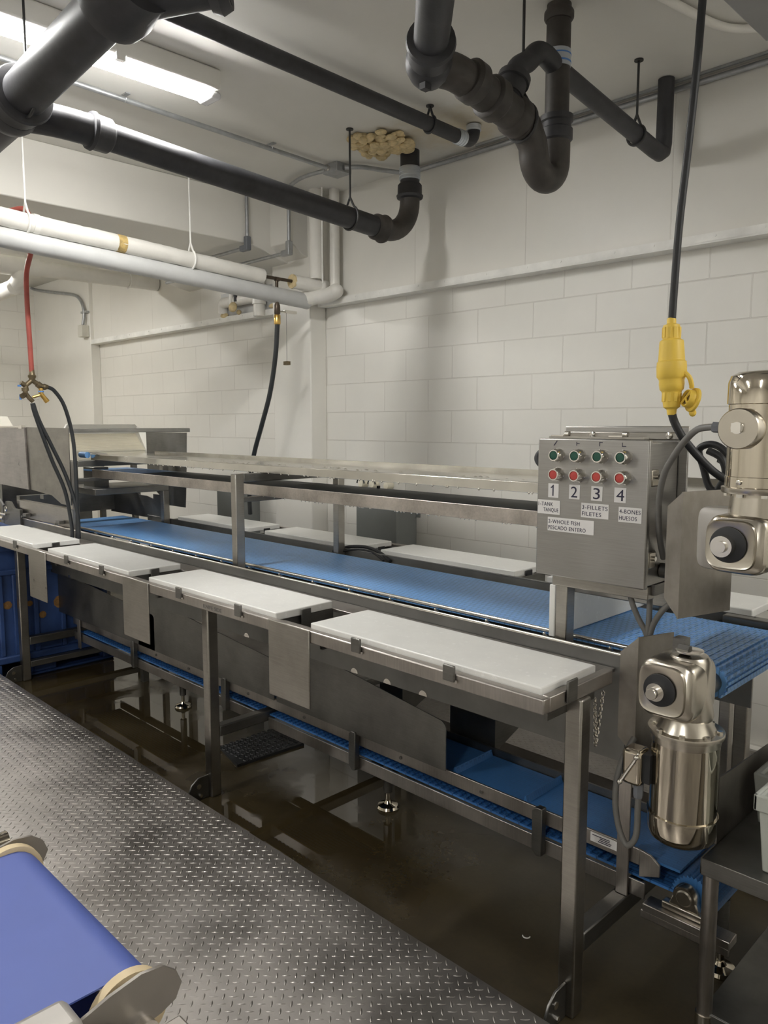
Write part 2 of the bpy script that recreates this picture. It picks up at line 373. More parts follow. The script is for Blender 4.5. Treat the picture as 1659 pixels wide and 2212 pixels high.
def platform(nm, label, x0, x1, y0, y1, lx0, lx1, ly0, ly1, legs, skip=None):
    t = thing(nm, label, 'platform', ((x0+x1)/2, (y0+y1)/2, 0))
    d = MB().box(x0, x1, y0, y1, 0.143, 0.15).box(x0, x1, y0, y0+0.006, 0.10, 0.1435).box(x0, x1, y1-0.006, y1, 0.10, 0.1435)
    d.build('tread_deck', M['tread'], t)
    g = MB(); lugs(g, lx0, lx1, ly0, ly1, 0.15, skip=skip); g.build('tread_pattern', M['tread'], t, ang=60)
    for x, y in legs: MB().box(x-.025, x+.025, y-.025, y+.025, 0, 0.143).build('leg', M['steel_d'], t)
platform('work_platform', 'diamond tread plate platform in front of the cutting tables', -6.6, 1.6, -2.6, 1.59, -5.3, 0.1, 0.0, 1.59,
         [(x, y) for x in (-6.4, -4.4, -2.4, -0.4, 1.4) for y in (-2.4, 1.4)], skip=lambda x, y: y < 0.28 and x > -0.7)
platform('wall_platform', 'narrow tread plate platform along the block wall, seen under the line', -5.4, 1.2, 2.95, 3.69, -3.3, -0.9, 2.95, 3.69,
         [(x, 3.3) for x in (-5.2, -3.2, -1.6, 1.0)])

# ================================================================ NEAR CUTTING TABLE
t = thing('cutting_table', 'long stainless cutting table frame holding four white boards on the near side', 'table', (-3.3, 1.82, 0))
XL, XR = -5.5, -1.06
MB().box(XL, XR, 1.633, 1.663, 0.938, 0.980).build('front_rail', M['rail'], t, bevel=0.004)
MB().box(XR-0.026, XR, 1.663, 1.985, 0.938, 0.980).build('end_rail', M['rail'], t, bevel=0.003)
MB().box(XL, XL+0.026, 1.663, 1.985, 0.938, 0.980).build('end_rail', M['rail'], t, bevel=0.003)
MB().box(XL, XR-0.026, 1.945, 2.046, 0.953, 0.9645).build('back_ledge', M['rail'], t, bevel=0.002)
MB().box(XL, XR-0.026, 1.663, 1.705, 0.953, 0.9645).build('front_ledge', M['rail'], t, bevel=0.002)
BX = [(-5.45, -4.52), (-4.30, -3.36), (-3.17, -2.225), (-2.03, -1.09)]
for a, b in BX:
    for x in (a+0.004, b-0.016):
        MB().box(x, x+0.012, 1.705, 1.945, 0.895, 0.9645).build('cross_bar', M['steel_d'], t)
for x in (-5.17, -2.928, -1.075):
    g = MB().box(x-.026, x+.026, 1.80, 1.852, 0, 0.938); g.build('leg', M['steel'], t, bevel=0.006)
    # plate that pins the leg to the platform edge
    pl = [(x-.004, 1.80, 0.0), (x-.004, 1.80, 0.105), (x-.004, 1.748, 0.104), (x-.004, 1.712, 0.08), (x-.004, 1.695, 0.045), (x-.004, 1.692, 0.0)]
    f = MB().prism(pl, (0.008, 0, 0)).build('anchor_plate', M['steel_d'], t, bevel=0.002)
    MB().cyl((x+.0035, 1.747, 0.064), (x+.0065, 1.747, 0.064), 0.011, n=20).build('pin_hole', M['chrome'], f)
    MB().cyl((x+.003, 1.755, 0.02), (x+.010, 1.755, 0.02), 0.008, n=6).build('bolt', M['chrome'], f)
for x, z0, z1 in ((-5.17, 0.235, 0.288), (-2.928, 0.272, 0.322), (-1.075, 0.180, 0.238)):
    MB().box(x-.025, x+.025, 1.852, 3.02, z0, z1).build('cross_brace', M['steel_d'], t, bevel=0.005)
MB().box(-5.195, -5.145, 1.852, 3.02, 0.085, 0.125).build('cross_brace', M['steel_d'], t, bevel=0.004)
for a, b in ((-4.475, -4.235), (-3.34, -3.10), (-2.22, -1.99)):
    MB().box(a, b, 1.6255, 1.6325, 0.705, 0.984).build('splash_plate', M['steel'], t, bevel=0.004)
CH = [(-5.45, -3.93, 0.70, 0.61), (-4.12, -2.82, 0.71, 0.60), (-2.80, -1.775, 0.725, 0.592)]
for a, b, za, zb in CH:
    rr = arc((b-0.03, 2.092, zb-0.03), (0, 0, 1), (1, 0, 0), 0.03, 0.25, PI/2, 6)
    MB().prism([(a, 2.092, 0.402), (a, 2.092, za)] + [tuple(v) for v in rr] + [(b, 2.092, 0.402)], (0, 0.004, 0)).build('chute_sheet', M['steel_d'], t)
    MB().box(a+.02, b-.02, 2.098, 2.108, 0.399, 0.412).build('wear_strip', M['white'], t)
for x in (-4.675, -3.959, -3.554, -2.84, -2.41, -1.757, -1.371):
    g = MB().box(x-.021, x+.021, 1.623, 1.632, 0.957, 1.004); q = g.build('board_stop', M['steel_d'], t, bevel=0.003)
    MB().cyl((x+.026, 1.628, 0.957), (x+.026, 1.628, 0.965), 0.004, n=8).build('weld', M['bright'], q)
for x in (-4.512, -3.352, -2.217):
    MB().box(x, x+.006, 1.775, 1.82, 0.93, 0.992).build('board_stop', M['steel_d'], t, bevel=0.002)
MB().box(XR+.001, XR+.008, 1.735, 1.785, 0.945, 1.006).build('board_stop', M['steel_d'], t, bevel=0.003)
text_mb('KNIFE SIDE', 0.022, -2.66, 0.948, 1.6325, fit=0.13).build('handwriting', M['greycable'], t)

# far table
t2 = thing('cutting_table', 'stainless cutting table frame along the wall, behind the main blue belt', 'table', (-3.1, 3.05, 0))
MB().box(-5.25, -0.95, 2.905, 2.937, 0.925, 0.966).build('front_rail', M['steel_d'], t2, bevel=0.003)
MB().box(-5.25, -0.95, 3.215, 3.245, 0.938, 0.978).build('back_rail', M['rail'], t2, bevel=0.003)
MB().box(-5.25, -0.95, 2.937, 2.975, 0.953, 0.9645).build('front_ledge', M['steel_d'], t2)
MB().box(-5.25, -0.95, 3.175, 3.215, 0.953, 0.9645).build('back_ledge', M['steel_d'], t2)
for x in (-5.24, -4.15, -3.075, -2.085, -0.97):
    MB().box(x, x+.015, 2.975, 3.175, 0.90, 0.9645).build('cross_bar', M['steel_d'], t2)
for x in (-5.17, -2.928, -1.075):
    MB().box(x-.026, x+.026, 3.03, 3.082, 0.15, 0.925).build('leg', M['steel'], t2, bevel=0.006)
for x in (-4.155, -3.075, -2.08):
    MB().box(x, x+.008, 3.02, 3.07, 0.95, 0.990).build('board_stop', M['black'], t2, bevel=0.003)
for a, b, za, zb in ((-2.44, -2.30, 0.60, 0.57), (-2.02, -1.79, 0.515, 0.53)):
    MB().prism([(a, 2.408, 0.37), (a, 2.408, za), (b, 2.408, zb), (b, 2.408, 0.37)], (0, 0.004, 0)).prism([(b, 2.408, 0.37), (b, 2.408, zb), (b+.05, 2.86, 0.70), (b+.05, 2.86, 0.60)], (0.004, 0, 0)).build('chute_sheet', M['steel_d'], t2)

# ---- boards
def board(x0, x1, y0, y1, label):
    o = MB().box(x0, x1, y0, y1, 0.966, 0.996).build('cutting_board', M['hdpe'], bevel=0.004, org=((x0+x1)/2, (y0+y1)/2, 0.966))
    return tag(o, label, 'cutting board', 'white cutting boards')
b4 = board(-2.03, -1.09, 1.667, 1.942, 'white cutting board nearest the camera, on the near table by the right leg')
dup(b4, -1.137, 0, 0, 'white cutting board on the near table above its middle leg')
dup(b4, -2.27, 0, 0, 'white cutting board on the near table between the two left splash plates')
dup(b4, -3.425, 0, 0, 'leftmost white cutting board of the near table, cut by the frame edge')
f3 = board(-2.975, -2.085, 2.942, 3.205, 'white cutting board on the wall-side table just left of the control box')
dup(f3, 1.065, 0, 0, 'white cutting board on the wall-side table, half hidden by control box and motor')
dup(f3, -1.062, 0, 0, 'white cutting board on the wall-side table in front of the right grey cabinet')
dup(f3, -2.135, 0, 0, 'white cutting board on the wall-side table in front of the left grey cabinet')

# ================================================================ MAIN BELT CONVEYOR
c = thing('belt_conveyor', 'long stainless conveyor with wide light blue belt at table height', 'conveyor', (-3.2, 2.44, 0))
CX0, CX1 = -5.9, -1.05
def side_panel(y, dy, zb, zt, xa, xb):
    p = MB().box(xa, xb, y, y+dy, zb, zt); return p
sp = side_panel(2.05, 0.006, 0.683, 1.003, -5.9, CX1).build('side_panel', M['panelm'], c)
MB().cyl((-5.9, 2.053, 1.006), (CX1, 2.053, 1.006), 0.005, n=12).build('rolled_edge', M['bright'], sp)
for x in (-4.95, -4.05, -2.967, -2.222, -2.036, -1.85):
    MB().prism([tuple(v) for v in arc((x, 2.0498, 0.6835), (1, 0, 0), (0, 0, 1), 0.02, 0, PI, 12)], (0, -0.0015, 0)).build('drain_hole', M['bright'], sp)
sp2 = side_panel(2.773, 0.006, 0.683, 1.007, -5.25, -0.95).build('side_panel', M['panelm'], c)
MB().cyl((-5.25, 2.776, 1.008), (-0.95, 2.776, 1.008), 0.004, n=12).build('rolled_edge', M['panelm'], sp2)
MB().box(-5.25, CX1, 2.056, 2.165, 0.965, 0.972).build('gutter', M['panelm'], c)
MB().box(-5.25, CX1, 2.709, 2.773, 0.965, 0.972).build('gutter', M['steel_d'], c)
gr = MB().cyl((-5.2, 2.170, 0.995), (CX1, 2.170, 0.995), 0.007, n=12).build('guide_rod', M['bright'], c)
for i in range(17):
    x = -5.0+i*0.24; MB().cyl((x, 2.166, 0.974), (x, 2.150, 0.986), 0.004, n=8).ball((x, 2.149, 0.987), 0.0055, 5).build('stud', M['bright'], gr)
MB().cyl((-5.2, 2.714, 0.980), (-0.95, 2.714, 0.980), 0.006, n=12).build('guide_rod', M['steel_d'], c)
prof = [(-5.5, 0.978), (-5.5, 0.9905)] + [(-0.86+0.045*math.sin(a), 0.9455+0.045*math.cos(a)) for a in [i*PI/10 for i in range(11)]] + [(-1.1, 0.9005), (-1.1, 0.912), (-0.88, 0.912), (-0.86, 0.93), (-0.9, 0.978)]
bl = MB().prism([(x, 2.18, z) for x, z in prof], (0, 0.525, 0)).build('belt', M['belt'], c, ang=50)
m = MB()
for i in range(8):
    a = i*PI/9+0.1; x = -0.86+0.047*math.sin(a); z = 0.9455+0.047*math.cos(a)
    m.box(x-.004, x+.004, 2.182, 2.70, z-.004, z+.004)
for i in range(14):
    x = -0.88-i*0.025; m.box(x-.002, x+.002, 2.182, 2.70, 0.988, 0.9925)
m.build('belt_rib', M['belt'], c)
m = MB()
for i in range(60):
    x = -3.9+i*0.043; m.ball((x, 2.179, 0.9925), 0.0035, 4)
m.build('belt_edge_teeth', M['greyfit'], bl)
MB().cyl((-0.86, 2.12, 0.9455), (-0.86, 2.77, 0.9455), 0.032, n=20).build('drive_roller', M['steel_d'], c)
MB().cyl((-5.45, 2.12, 0.935), (-5.45, 2.77, 0.935), 0.03, n=20).build('tail_roller', M['steel_d'], c)
for x, y in ((-1.05, 2.82), (-5.15, 2.82), (-5.3, 2.46)):
    MB().box(x-.02, x+.02, y-.02, y+.02, 0.0, 0.90).build('leg', M['steel'], c, bevel=0.004)
MB().box(-1.05, -0.83, 2.735, 2.79, 0.925, 1.01).build('bearing_block', M['steel_d'], c, bevel=0.006)
MB().cyl((-0.88, 2.734, 0.965), (-0.88, 2.725, 0.965), 0.014, n=6).build('bolt', M['chrome'], c)
MB().box(-1.06, -0.80, 2.745, 2.785, 0.865, 0.905).build('end_bracket', M['steel_d'], c, bevel=0.004)
# raised side plates at the infeed end
MB().prism([(-5.80, 2.068, 1.01), (-5.80, 2.068, 1.128), (-4.90, 2.068, 1.128), (-4.90, 2.068, 1.01)], (0, 0.005, 0)).box(-5.82, -4.89, 2.055, 2.10, 1.128, 1.134).build('infeed_side', M['steel'], c)
MB().prism([(-5.86, 2.785, 0.99), (-5.86, 2.785, 1.19), (-5.45, 2.785, 1.19), (-5.4, 2.785, 1.15), (-5.28, 2.785, 1.15), (-4.97, 2.785, 1.10), (-4.97, 2.785, 0.99)], (0, 0.005, 0)).build('infeed_side', M['steel_d'], c)
MB().cyl((-5.42, 2.80, 1.0), (-5.42, 2.80, 1.17), 0.012, n=10).build('infeed_post', M['steel_d'], c)
MB().box(-5.86, -5.80, 2.07, 2.80, 1.01, 1.16).build('infeed_end', M['steel_d'], c)
for x in (-5.05, -5.62): MB().box(x-.03, x+.03, 2.03, 2.062, 1.028, 1.05).cyl((x, 2.03, 1.03), (x, 2.01, 1.03), 0.008, n=8).build('latch', M['steel_d'], c)
# black cable looped over the far edge of the belt
tag(MB().tube(smooth([(-3.16, 2.76, 0.985), (-3.06, 2.79, 1.018), (-2.94, 2.81, 1.026), (-2.82, 2.79, 1.012), (-2.72, 2.76, 0.985)]), 0.009).tube(smooth([(-3.12, 2.75, 0.985), (-3.0, 2.775, 1.012), (-2.88, 2.78, 1.012), (-2.76, 2.75, 0.985)]), 0.006).build('cable_loop', M['black']), 'black cable loop lying over the far edge of the main blue belt', 'cable')
# ---- white stop plate under the control box
tag(MB().box(-1.362, -1.340, 2.115, 2.74, 0.9935, 1.165).build('stop_plate', M['hdpe'], bevel=0.003), 'white plastic plate standing across the blue belt below the control box', 'plate')

# ================================================================ UPPER CONVEYOR ON POSTS
u = thing('upper_conveyor', 'narrow upper conveyor with wet steel shelf on posts above the main belt', 'conveyor', (-3.0, 2.44, 1.0))
for x in (-4.94, -3.095, -1.295):
    zt = 1.442
    for y in (2.078, 2.722):
        MB().box(x-.021, x+.021, y, y+.048, 0.972, zt if (x < -2 or y > 2.5) else 1.215).build('post', M['steel'], u, bevel=0.004)
    MB().box(x-.021, x+.021, 2.126, 2.722, 1.402, 1.442).build('cross_tie', M['steel_d'], u, bevel=0.003)
    if x < -2: MB().box(x-.018, x+.018, 2.126, 2.722, 1.306, 1.328).build('cross_tie', M['steel_d'], u, bevel=0.002)
sh = MB().box(-4.9, -0.62, 2.24, 2.58, 1.473, 1.480).box(-4.97, -0.62, 2.236, 2.2425, 1.4425, 1.4795).box(-4.9, -0.62, 2.575, 2.581, 1.4425, 1.473)
sh.build('drip_shelf', M['steel_wet'], u, bevel=0.002)
MB().box(-4.72, -0.62, 2.560, 2.566, 1.480, 1.500).build('shelf_lip', M['steel_wet'], u)
MB().prism([(-5.02, 2.232, 1.490), (-4.86, 2.232, 1.481), (-4.86, 2.30, 1.481), (-5.02, 2.30, 1.490)], (0, 0, 0.003)).build('shelf_flange', M['rail'], u)
MB().box(-4.96, -0.66, 2.236, 2.243, 1.328, 1.382).build('near_rail', M['steel_scr'], u, bevel=0.002)
MB().box(-4.96, -0.66, 2.573, 2.580, 1.322, 1.374).build('far_rail', M['steel_d'], u, bevel=0.002)
MB().box(-4.42, -0.70, 2.25, 2.565, 1.368, 1.3765).build('belt', M['belt_shade'], u)  # stretch under the shelf, its shade painted in; the open left end stays blue
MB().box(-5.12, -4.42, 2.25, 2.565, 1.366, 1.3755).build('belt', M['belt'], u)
MB().box(-2.606, -2.594, 2.552, 2.564, 1.3765, 1.388).build('guide_tab', M['belt_shade'], u)
MB().box(-5.15, -4.98, 2.26, 2.36, 1.23, 1.392).build('infeed_block', M['steel_d'], u, bevel=0.004)
MB().box(-5.28, -4.80, 2.18, 2.70, 1.222, 1.262).build('infeed_tray', M['steel_d'], u, bevel=0.003)
MB().cyl((-5.08, 2.22, 1.475), (-4.98, 2.22, 1.475), 0.02, n=12).build('infeed_roller', M['belt'], u)
m = MB()
for i in range(46):
    x = random.uniform(-4.2, -1.4); m.ball((x, 2.236, 1.4425), 0.004, 4, (1, 0.8, 1.3))
    x = random.uniform(-3.2, -1.4); m.ball((x, 2.239, 1.328), 0.004, 4, (1, 0.8, 1.2))
for i in range(50):
    x = random.uniform(-3.6, -1.4); m.ball((x, random.uniform(2.243, 2.33), 1.480), random.uniform(0.003, 0.007), 5, (1.4, 1.2, 0.6))
m.build('water_drops', M['chrome'], u)
# chute that drops from the upper conveyor's right end
MB().prism([(-0.70, 2.18, 1.30), (-0.70, 2.18, 1.20), (-0.22, 2.18, 0.93), (-0.22, 2.18, 1.12)], (0, 0.006, 0)).prism([(-0.70, 2.186, 1.22), (-0.22, 2.186, 0.95), (-0.22, 2.186, 0.956), (-0.70, 2.186, 1.226)], (0, 0.42, 0)).build('discharge_chute', M['steel_d'], u)

# ================================================================ LOWER CLEATED CONVEYOR
l = thing('lower_conveyor', 'low narrow conveyor with cleated blue belt under the main conveyor', 'conveyor', (-3.0, 2.26, 0))
for a, b in ((-5.06, -2.962), (-2.893, -1.0)):
    MB().box(a, b, 2.112, 2.120, 0.244, 0.296).build('lower_rail', M['rail'], l, bevel=0.002)
up = MB().box(-5.07, -1.02, 2.112, 2.120, 0.347, 0.398)
up.prism([(-1.02, 2.112, 0.347), (-1.02, 2.112, 0.398), (-0.985, 2.112, 0.392), (-0.955, 2.112, 0.37), (-0.955, 2.112, 0.335), (-1.02, 2.112, 0.31)], (0, 0.008, 0))
ur = up.build('upper_rail', M['rail'], l, bevel=0.002)
for x in (-3.95, -3.6, -3.05, -2.62, -2.02, -1.62): MB().cyl((x, 2.1125, 0.372), (x, 2.105, 0.372), 0.007, n=6).build('bolt', M['steel_d'], ur)
MB().box(-5.0, -0.98, 2.385, 2.393, 0.335, 0.402).build('far_rail', M['steel_d'], l)
MB().box(-5.0, -0.98, 2.385, 2.393, 0.244, 0.296).build('far_rail', M['steel_d'], l)
for x in (-4.195, -3.235, -2.28, -1.37):
    w = 0.02
    MB().prism([(x-w, 2.085, 0.262), (x-w, 2.085, 0.40), (x-w*0.2, 2.085, 0.412), (x+w, 2.085, 0.412), (x+w, 2.085, 0.247), (x, 2.085, 0.243)], (0, 0.027, 0)).build('rail_bracket', M['steel_d'], l, bevel=0.003)
MB().box(-1.088, -1.048, 2.098, 2.106, 0.2385, 0.68).build('hanger_bar', M['rail'], l, bevel=0.002)
MB().box(-4.98, -4.94, 2.098, 2.106, 0.2, 0.66).build('hanger_bar', M['rail'], l, bevel=0.002)
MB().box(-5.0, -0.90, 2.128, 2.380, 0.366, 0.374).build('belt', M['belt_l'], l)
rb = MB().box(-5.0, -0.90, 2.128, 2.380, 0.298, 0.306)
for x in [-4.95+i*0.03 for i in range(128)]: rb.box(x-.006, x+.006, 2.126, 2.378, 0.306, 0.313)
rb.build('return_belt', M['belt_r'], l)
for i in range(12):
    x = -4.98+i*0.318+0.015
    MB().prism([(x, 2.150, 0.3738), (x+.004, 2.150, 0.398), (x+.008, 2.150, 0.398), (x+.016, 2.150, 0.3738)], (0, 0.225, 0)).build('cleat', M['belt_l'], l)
sp_ = MB(); n = 32; rings = []
pf = []
for i in range(n*2):
    a = 2*PI*i/(n*2); r = 0.066 if i % 2 else 0.058; pf.append((-0.86+r*math.sin(a), 2.130, 0.305+r*math.cos(a)))
sp_.prism(pf, (0, 0.255, 0)); sp_.build('drive_end_belt', M['belt_l'], l)
bg = MB().lathe([(0.0, 0), (0.020, 0), (0.024, 0.004), (0.032, 0.004), (0.036, 0.012), (0.036, 0.03)], (-0.87, 2.085, 0.318), (0, 1, 0), 24).build('bearing', M['satin'], l)
MB().box(-0.935, -0.79, 2.088, 2.118, 0.262, 0.285).prism([(-0.915, 2.09, 0.285), (-0.905, 2.09, 0.315), (-0.835, 2.09, 0.315), (-0.825, 2.09, 0.285)], (0, 0.026, 0)).build('bearing_base', M['satin'], bg, bevel=0.004)
MB().box(-0.985, -0.73, 2.07, 2.125, 0.235, 0.261).box(-0.99, -0.73, 2.07, 2.078, 0.215, 0.24).build('end_bracket', M['rail'], l, bevel=0.003)
for x in (-4.0, -2.28, -0.835):
    f = MB().cyl((x, 2.30, 0.075), (x, 2.30, 0.298 if x < -1 else 0.24), 0.019, n=16).build('support_leg', M['steel_d'], l)
    MB().cyl((x, 2.30, 0.02), (x, 2.30, 0.08), 0.010, n=12).lathe([(0.048, 0.0), (0.05, 0.006), (0.044, 0.016), (0.018, 0.024), (0.012, 0.034)], (x, 2.30, 0.0), (0, 0, 1), 24).build('leveling_foot', M['mirror'], f)
MB().box(-4.62, -4.58, 2.35, 2.39, 0.0, 0.244).build('support_leg', M['steel_d'], l)
st = MB().box(-1.185, -1.092, 2.1105, 2.1118, 0.362, 0.392).build('sticker', M['paper'], l)
m = MB()
for i, (a, b) in enumerate(((-1.178, -1.118), (-1.152, -1.118), (-1.155, -1.112), (-1.158, -1.115))): m.box(a, b, 2.1098, 2.1106, 0.384-i*0.0055, 0.3865-i*0.0055)
m.build('sticker_print', M['ink'], st)

# ================================================================ CONTROL BOX
k = thing('control_box', 'grey stainless control box with green and red push buttons and number labels', 'control box', (-1.16, 2.09, 1.2))
MB().box(-1.325, -0.992, 2.022, 2.20, 1.222, 1.628).build('body', M['steel_box'], k, bevel=0.004)
d = MB().box(-1.340, -0.982, 2.0, 2.020, 1.220, 1.636).build('door', M['steel_box'], k, bevel=0.004)
MB().box(-1.375, -0.965, 2.205, 2.212, 1.13, 1.672).build('back_plate', M['steel_box'], k, bevel=0.01)
MB().box(-1.36, -0.99, 2.197, 2.204, 1.632, 1.655).build('mounting_strap', M['steel'], k, bevel=0.004)
for x, z in ((-1.27, 1.645), (-1.02, 1.645)): MB().lathe([(0.011, 0), (0.009, 0.005), (0.0, 0.007)], (x, 2.197, z), (0, -1, 0), 14).build('screw', M['chrome'], k)
MB().box(-1.315, -1.01, 2.02, 2.05, 1.6365, 1.642).build('drip_edge', M['steel'], k)
for x in (-1.275, -1.085):
    MB().box(x-.03, x+.012, 2.015, 2.05, 1.642, 1.646).cyl((x-.002, 2.05, 1.650), (x+.012, 2.05, 1.650), 0.008, n=10).build('hinge', M['bright'], k)
for z in (1.53, 1.30):
    cl = MB().box(-0.990, -0.981, 2.018, 2.062, z-.024, z+.024).build('clamp', M['satin'], k, bevel=0.004)
    MB().cyl((-0.982, 2.045, z+.004), (-0.974, 2.045, z+.004), 0.007, n=10).build('clamp_screw', M['chrome'], cl)
bxs = (-1.268+.0015, -1.197, -1.1245, -1.053)
for x in bxs:
    for z, mat in ((1.587, 'green'), (1.530, 'red')):
        b = MB().lathe([(0.020, 0), (0.020, 0.012), (0.0185, 0.014), (0.0185, 0.03), (0.0165, 0.033), (0.0135, 0.033), (0.0128, 0.030)], (x+.0015, 2.0, z), (0, -1, 0), 28)
        b.lathe([(0.0215, 0), (0.0215, 0.008)], (x+.0015, 2.0, z), (0, -1, 0), 6)
        bz = b.build('button_bezel', M['chrome'], k)
        MB().lathe([(0.0125, 0), (0.0125, 0.003), (0.011, 0.0045), (0.0, 0.005)], (x+.0015, 1.972, z), (0, -1, 0), 24).build('push_button', M[mat], bz)
def plate(x0, x1, z0, z1, lines, sz, fits, xs, rot=0):
    p = MB().box(x0, x1, 1.9988, 2.0, z0, z1).build('label_plate', M['paper'], k)
    tx = MB()
    for s, (x, z), f in zip(lines, xs, fits):
        if s == '1':
            tx.prism([(x+.0085, 1.9988, z), (x+.0125, 1.9988, z), (x+.0125, 1.9988, z+.0335), (x+.0098, 1.9988, z+.0335), (x+.0065, 1.9988, z+.0285), (x+.0025, 1.9988, z+.0265), (x+.0025, 1.9988, z+.0228), (x+.0085, 1.9988, z+.0255)], (0, -0.0004, 0)); continue
        q = text_mb(s, sz, x, z, 1.9986, True, f); tx.add(q.v, q.f)
    tx.build('lettering', M['ink'], p)
for i, x in enumerate(((-1.300, -1.264), (-1.228, -1.192), (-1.155, -1.119), (-1.082, -1.046))):
    fx = (0.0115, 0.021, 0.0215, 0.024)[i]
    plate(x[0], x[1], 1.459, 1.501, [str(i+1)], 0.046, [fx], [(x[0]+0.0065, 1.464)])
plate(-1.336, -1.258, 1.408, 1.4505, ['1-TANK', 'TANQUE'], 0.0165, [0.051, 0.052], [(-1.333, 1.4325), (-1.315, 1.4155)])
plate(-1.186, -1.098, 1.408, 1.4505, ['3-FILLETS', 'FILETES'], 0.0165, [0.082, 0.062], [(-1.183, 1.4325), (-1.183, 1.4135)])
plate(-1.067, -0.998, 1.405, 1.4475, ['4-BONES', 'HUESOS'], 0.0165, [0.0635, 0.053], [(-1.0645, 1.4295), (-1.0645, 1.4110)])
plate(-1.299, -1.143, 1.358, 1.3995, ['2-WHOLE FISH', 'PESCADO ENTERO'], 0.0165, [0.107, 0.127], [(-1.2965, 1.3815), (-1.2965, 1.363)])
m = MB(); rt = Matrix.Rotation(-0.9, 3, 'Y')
m.obx((-1.279, 1.9995, 1.622), (0.018, 0.001, 0.0025), rt)
for x in (-1.208, -1.134, -1.064): m.box(x, x+.0015, 1.999, 2.0, 1.616, 1.627)
m.box(-1.208, -1.198, 1.999, 2.0, 1.621, 1.623).box(-1.134, -1.124, 1.999, 2.0, 1.6255, 1.6275).box(-1.064, -1.052, 1.999, 2.0, 1.616, 1.618)
m.build('marker_scrawl', M['ink'], d)
MB().box(-1.318, -1.0, 2.06, 2.10, 1.178, 1.218).build('mounting_bar', M['steel'], k, bevel=0.003)
MB().box(-1.03, -0.99, 2.08, 2.18, 1.19, 1.222).lathe([(0.022, 0), (0.022, 0.05)], (-0.99, 2.12, 1.26), (1, 0, 0), 16).build('conduit_hub', M['steel_d'], k)
tag(MB().tube(smooth([(-1.074, 2.09, 1.22), (-1.065, 2.09, 1.165), (-1.045, 2.095, 1.115), (-1.020, 2.10, 1.07), (-1.016, 2.10, 1.03)]), 0.0085).tube(smooth([(-1.015, 2.10, 1.22), (-1.013, 2.10, 1.14), (-1.016, 2.10, 1.03)]), 0.0085).tube(smooth([(-0.93, 2.09, 1.19), (-0.965, 2.09, 1.155), (-1.0, 2.10, 1.10), (-1.016, 2.10, 1.03)]), 0.0085).build('motor_cable', M['greycable']), 'three grey cables meeting below the control box', 'cable')

# ================================================================ GEAR MOTORS + GUARDS
def guard(nm, label, f, top, bot, lt, lb, xl, dx, dy):
    """f: fold (x, y); the flange goes left, the wing goes back"""
    t3 = thing(nm, label, 'motor guard', (f[0], f[1], bot))
    MB().prism([(f[0], f[1], bot), (f[0], f[1], top), (xl, f[1]+.006, lt), (xl, f[1]+.006, lb)], (0, 0.004, 0)).build('flange', M['guard'], t3)
    MB().prism([(f[0], f[1], bot), (f[0], f[1], top), (f[0]+dx, f[1]+dy, top), (f[0]+dx, f[1]+dy, bot)], (-0.004, 0.001, 0)).build('wing', M['guard'], t3)
guard('motor_guard', 'brown-tinged folded steel guard beside the lower gear motor', (-0.993, 2.0), 1.084, 0.734, 1.030, 0.78, -1.05, 0.045, 0.125)
guard('motor_guard', 'brown-tinged folded steel guard right of the control box behind the upper motor', (-0.884, 2.0), 1.5005, 1.157, 1.4595, 1.207, -0.928, 0.06, 0.20)
def gearbox(t3, x, y, z, hx, hz, dy, flip):
    """rounded-square gear head, shaft cover facing -Y"""
    m = MB(); rings = []
    for j, (yy, sc) in enumerate(((y-dy*.5, 0.90), (y-dy*.42, 0.98), (y+dy*.35, 1.0), (y+dy*.5, 0.92))):
        rg = []
        for i in range(32):
            a = 2*PI*i/32; ca, sa = math.cos(a), math.sin(a); e = 0.42
            rg.append((x+math.copysign(abs(ca)**e, ca)*hx*sc, yy, z+math.copysign(abs(sa)**e, sa)*hz*sc))
        rings.append(rg)
    m.ring(rings); g = m.build('gear_head', M['satin'], t3, ang=60)
    yf = y-dy*.5
    fr = MB(); rings = []
    for yy, sc in ((yf-.004, 0.74), (yf-.006, 0.80), (yf+.004, 0.86)):
        rings.append([(x-.012+math.copysign(abs(math.cos(a))**.5, math.cos(a))*hx*sc, yy, z+math.copysign(abs(math.sin(a))**.5, math.sin(a))*hz*sc) for a in [2*PI*i/32 for i in range(32)]])
    fr.ring(rings).build('face_frame', M['satin'], g)
    cv = MB().lathe([(0.043, 0), (0.043, 0.003), (0.040, 0.004)], (x-.016, yf-.0055, z), (0, -1, 0), 32).build('shaft_cover', M['black'], g)
    return g, yf
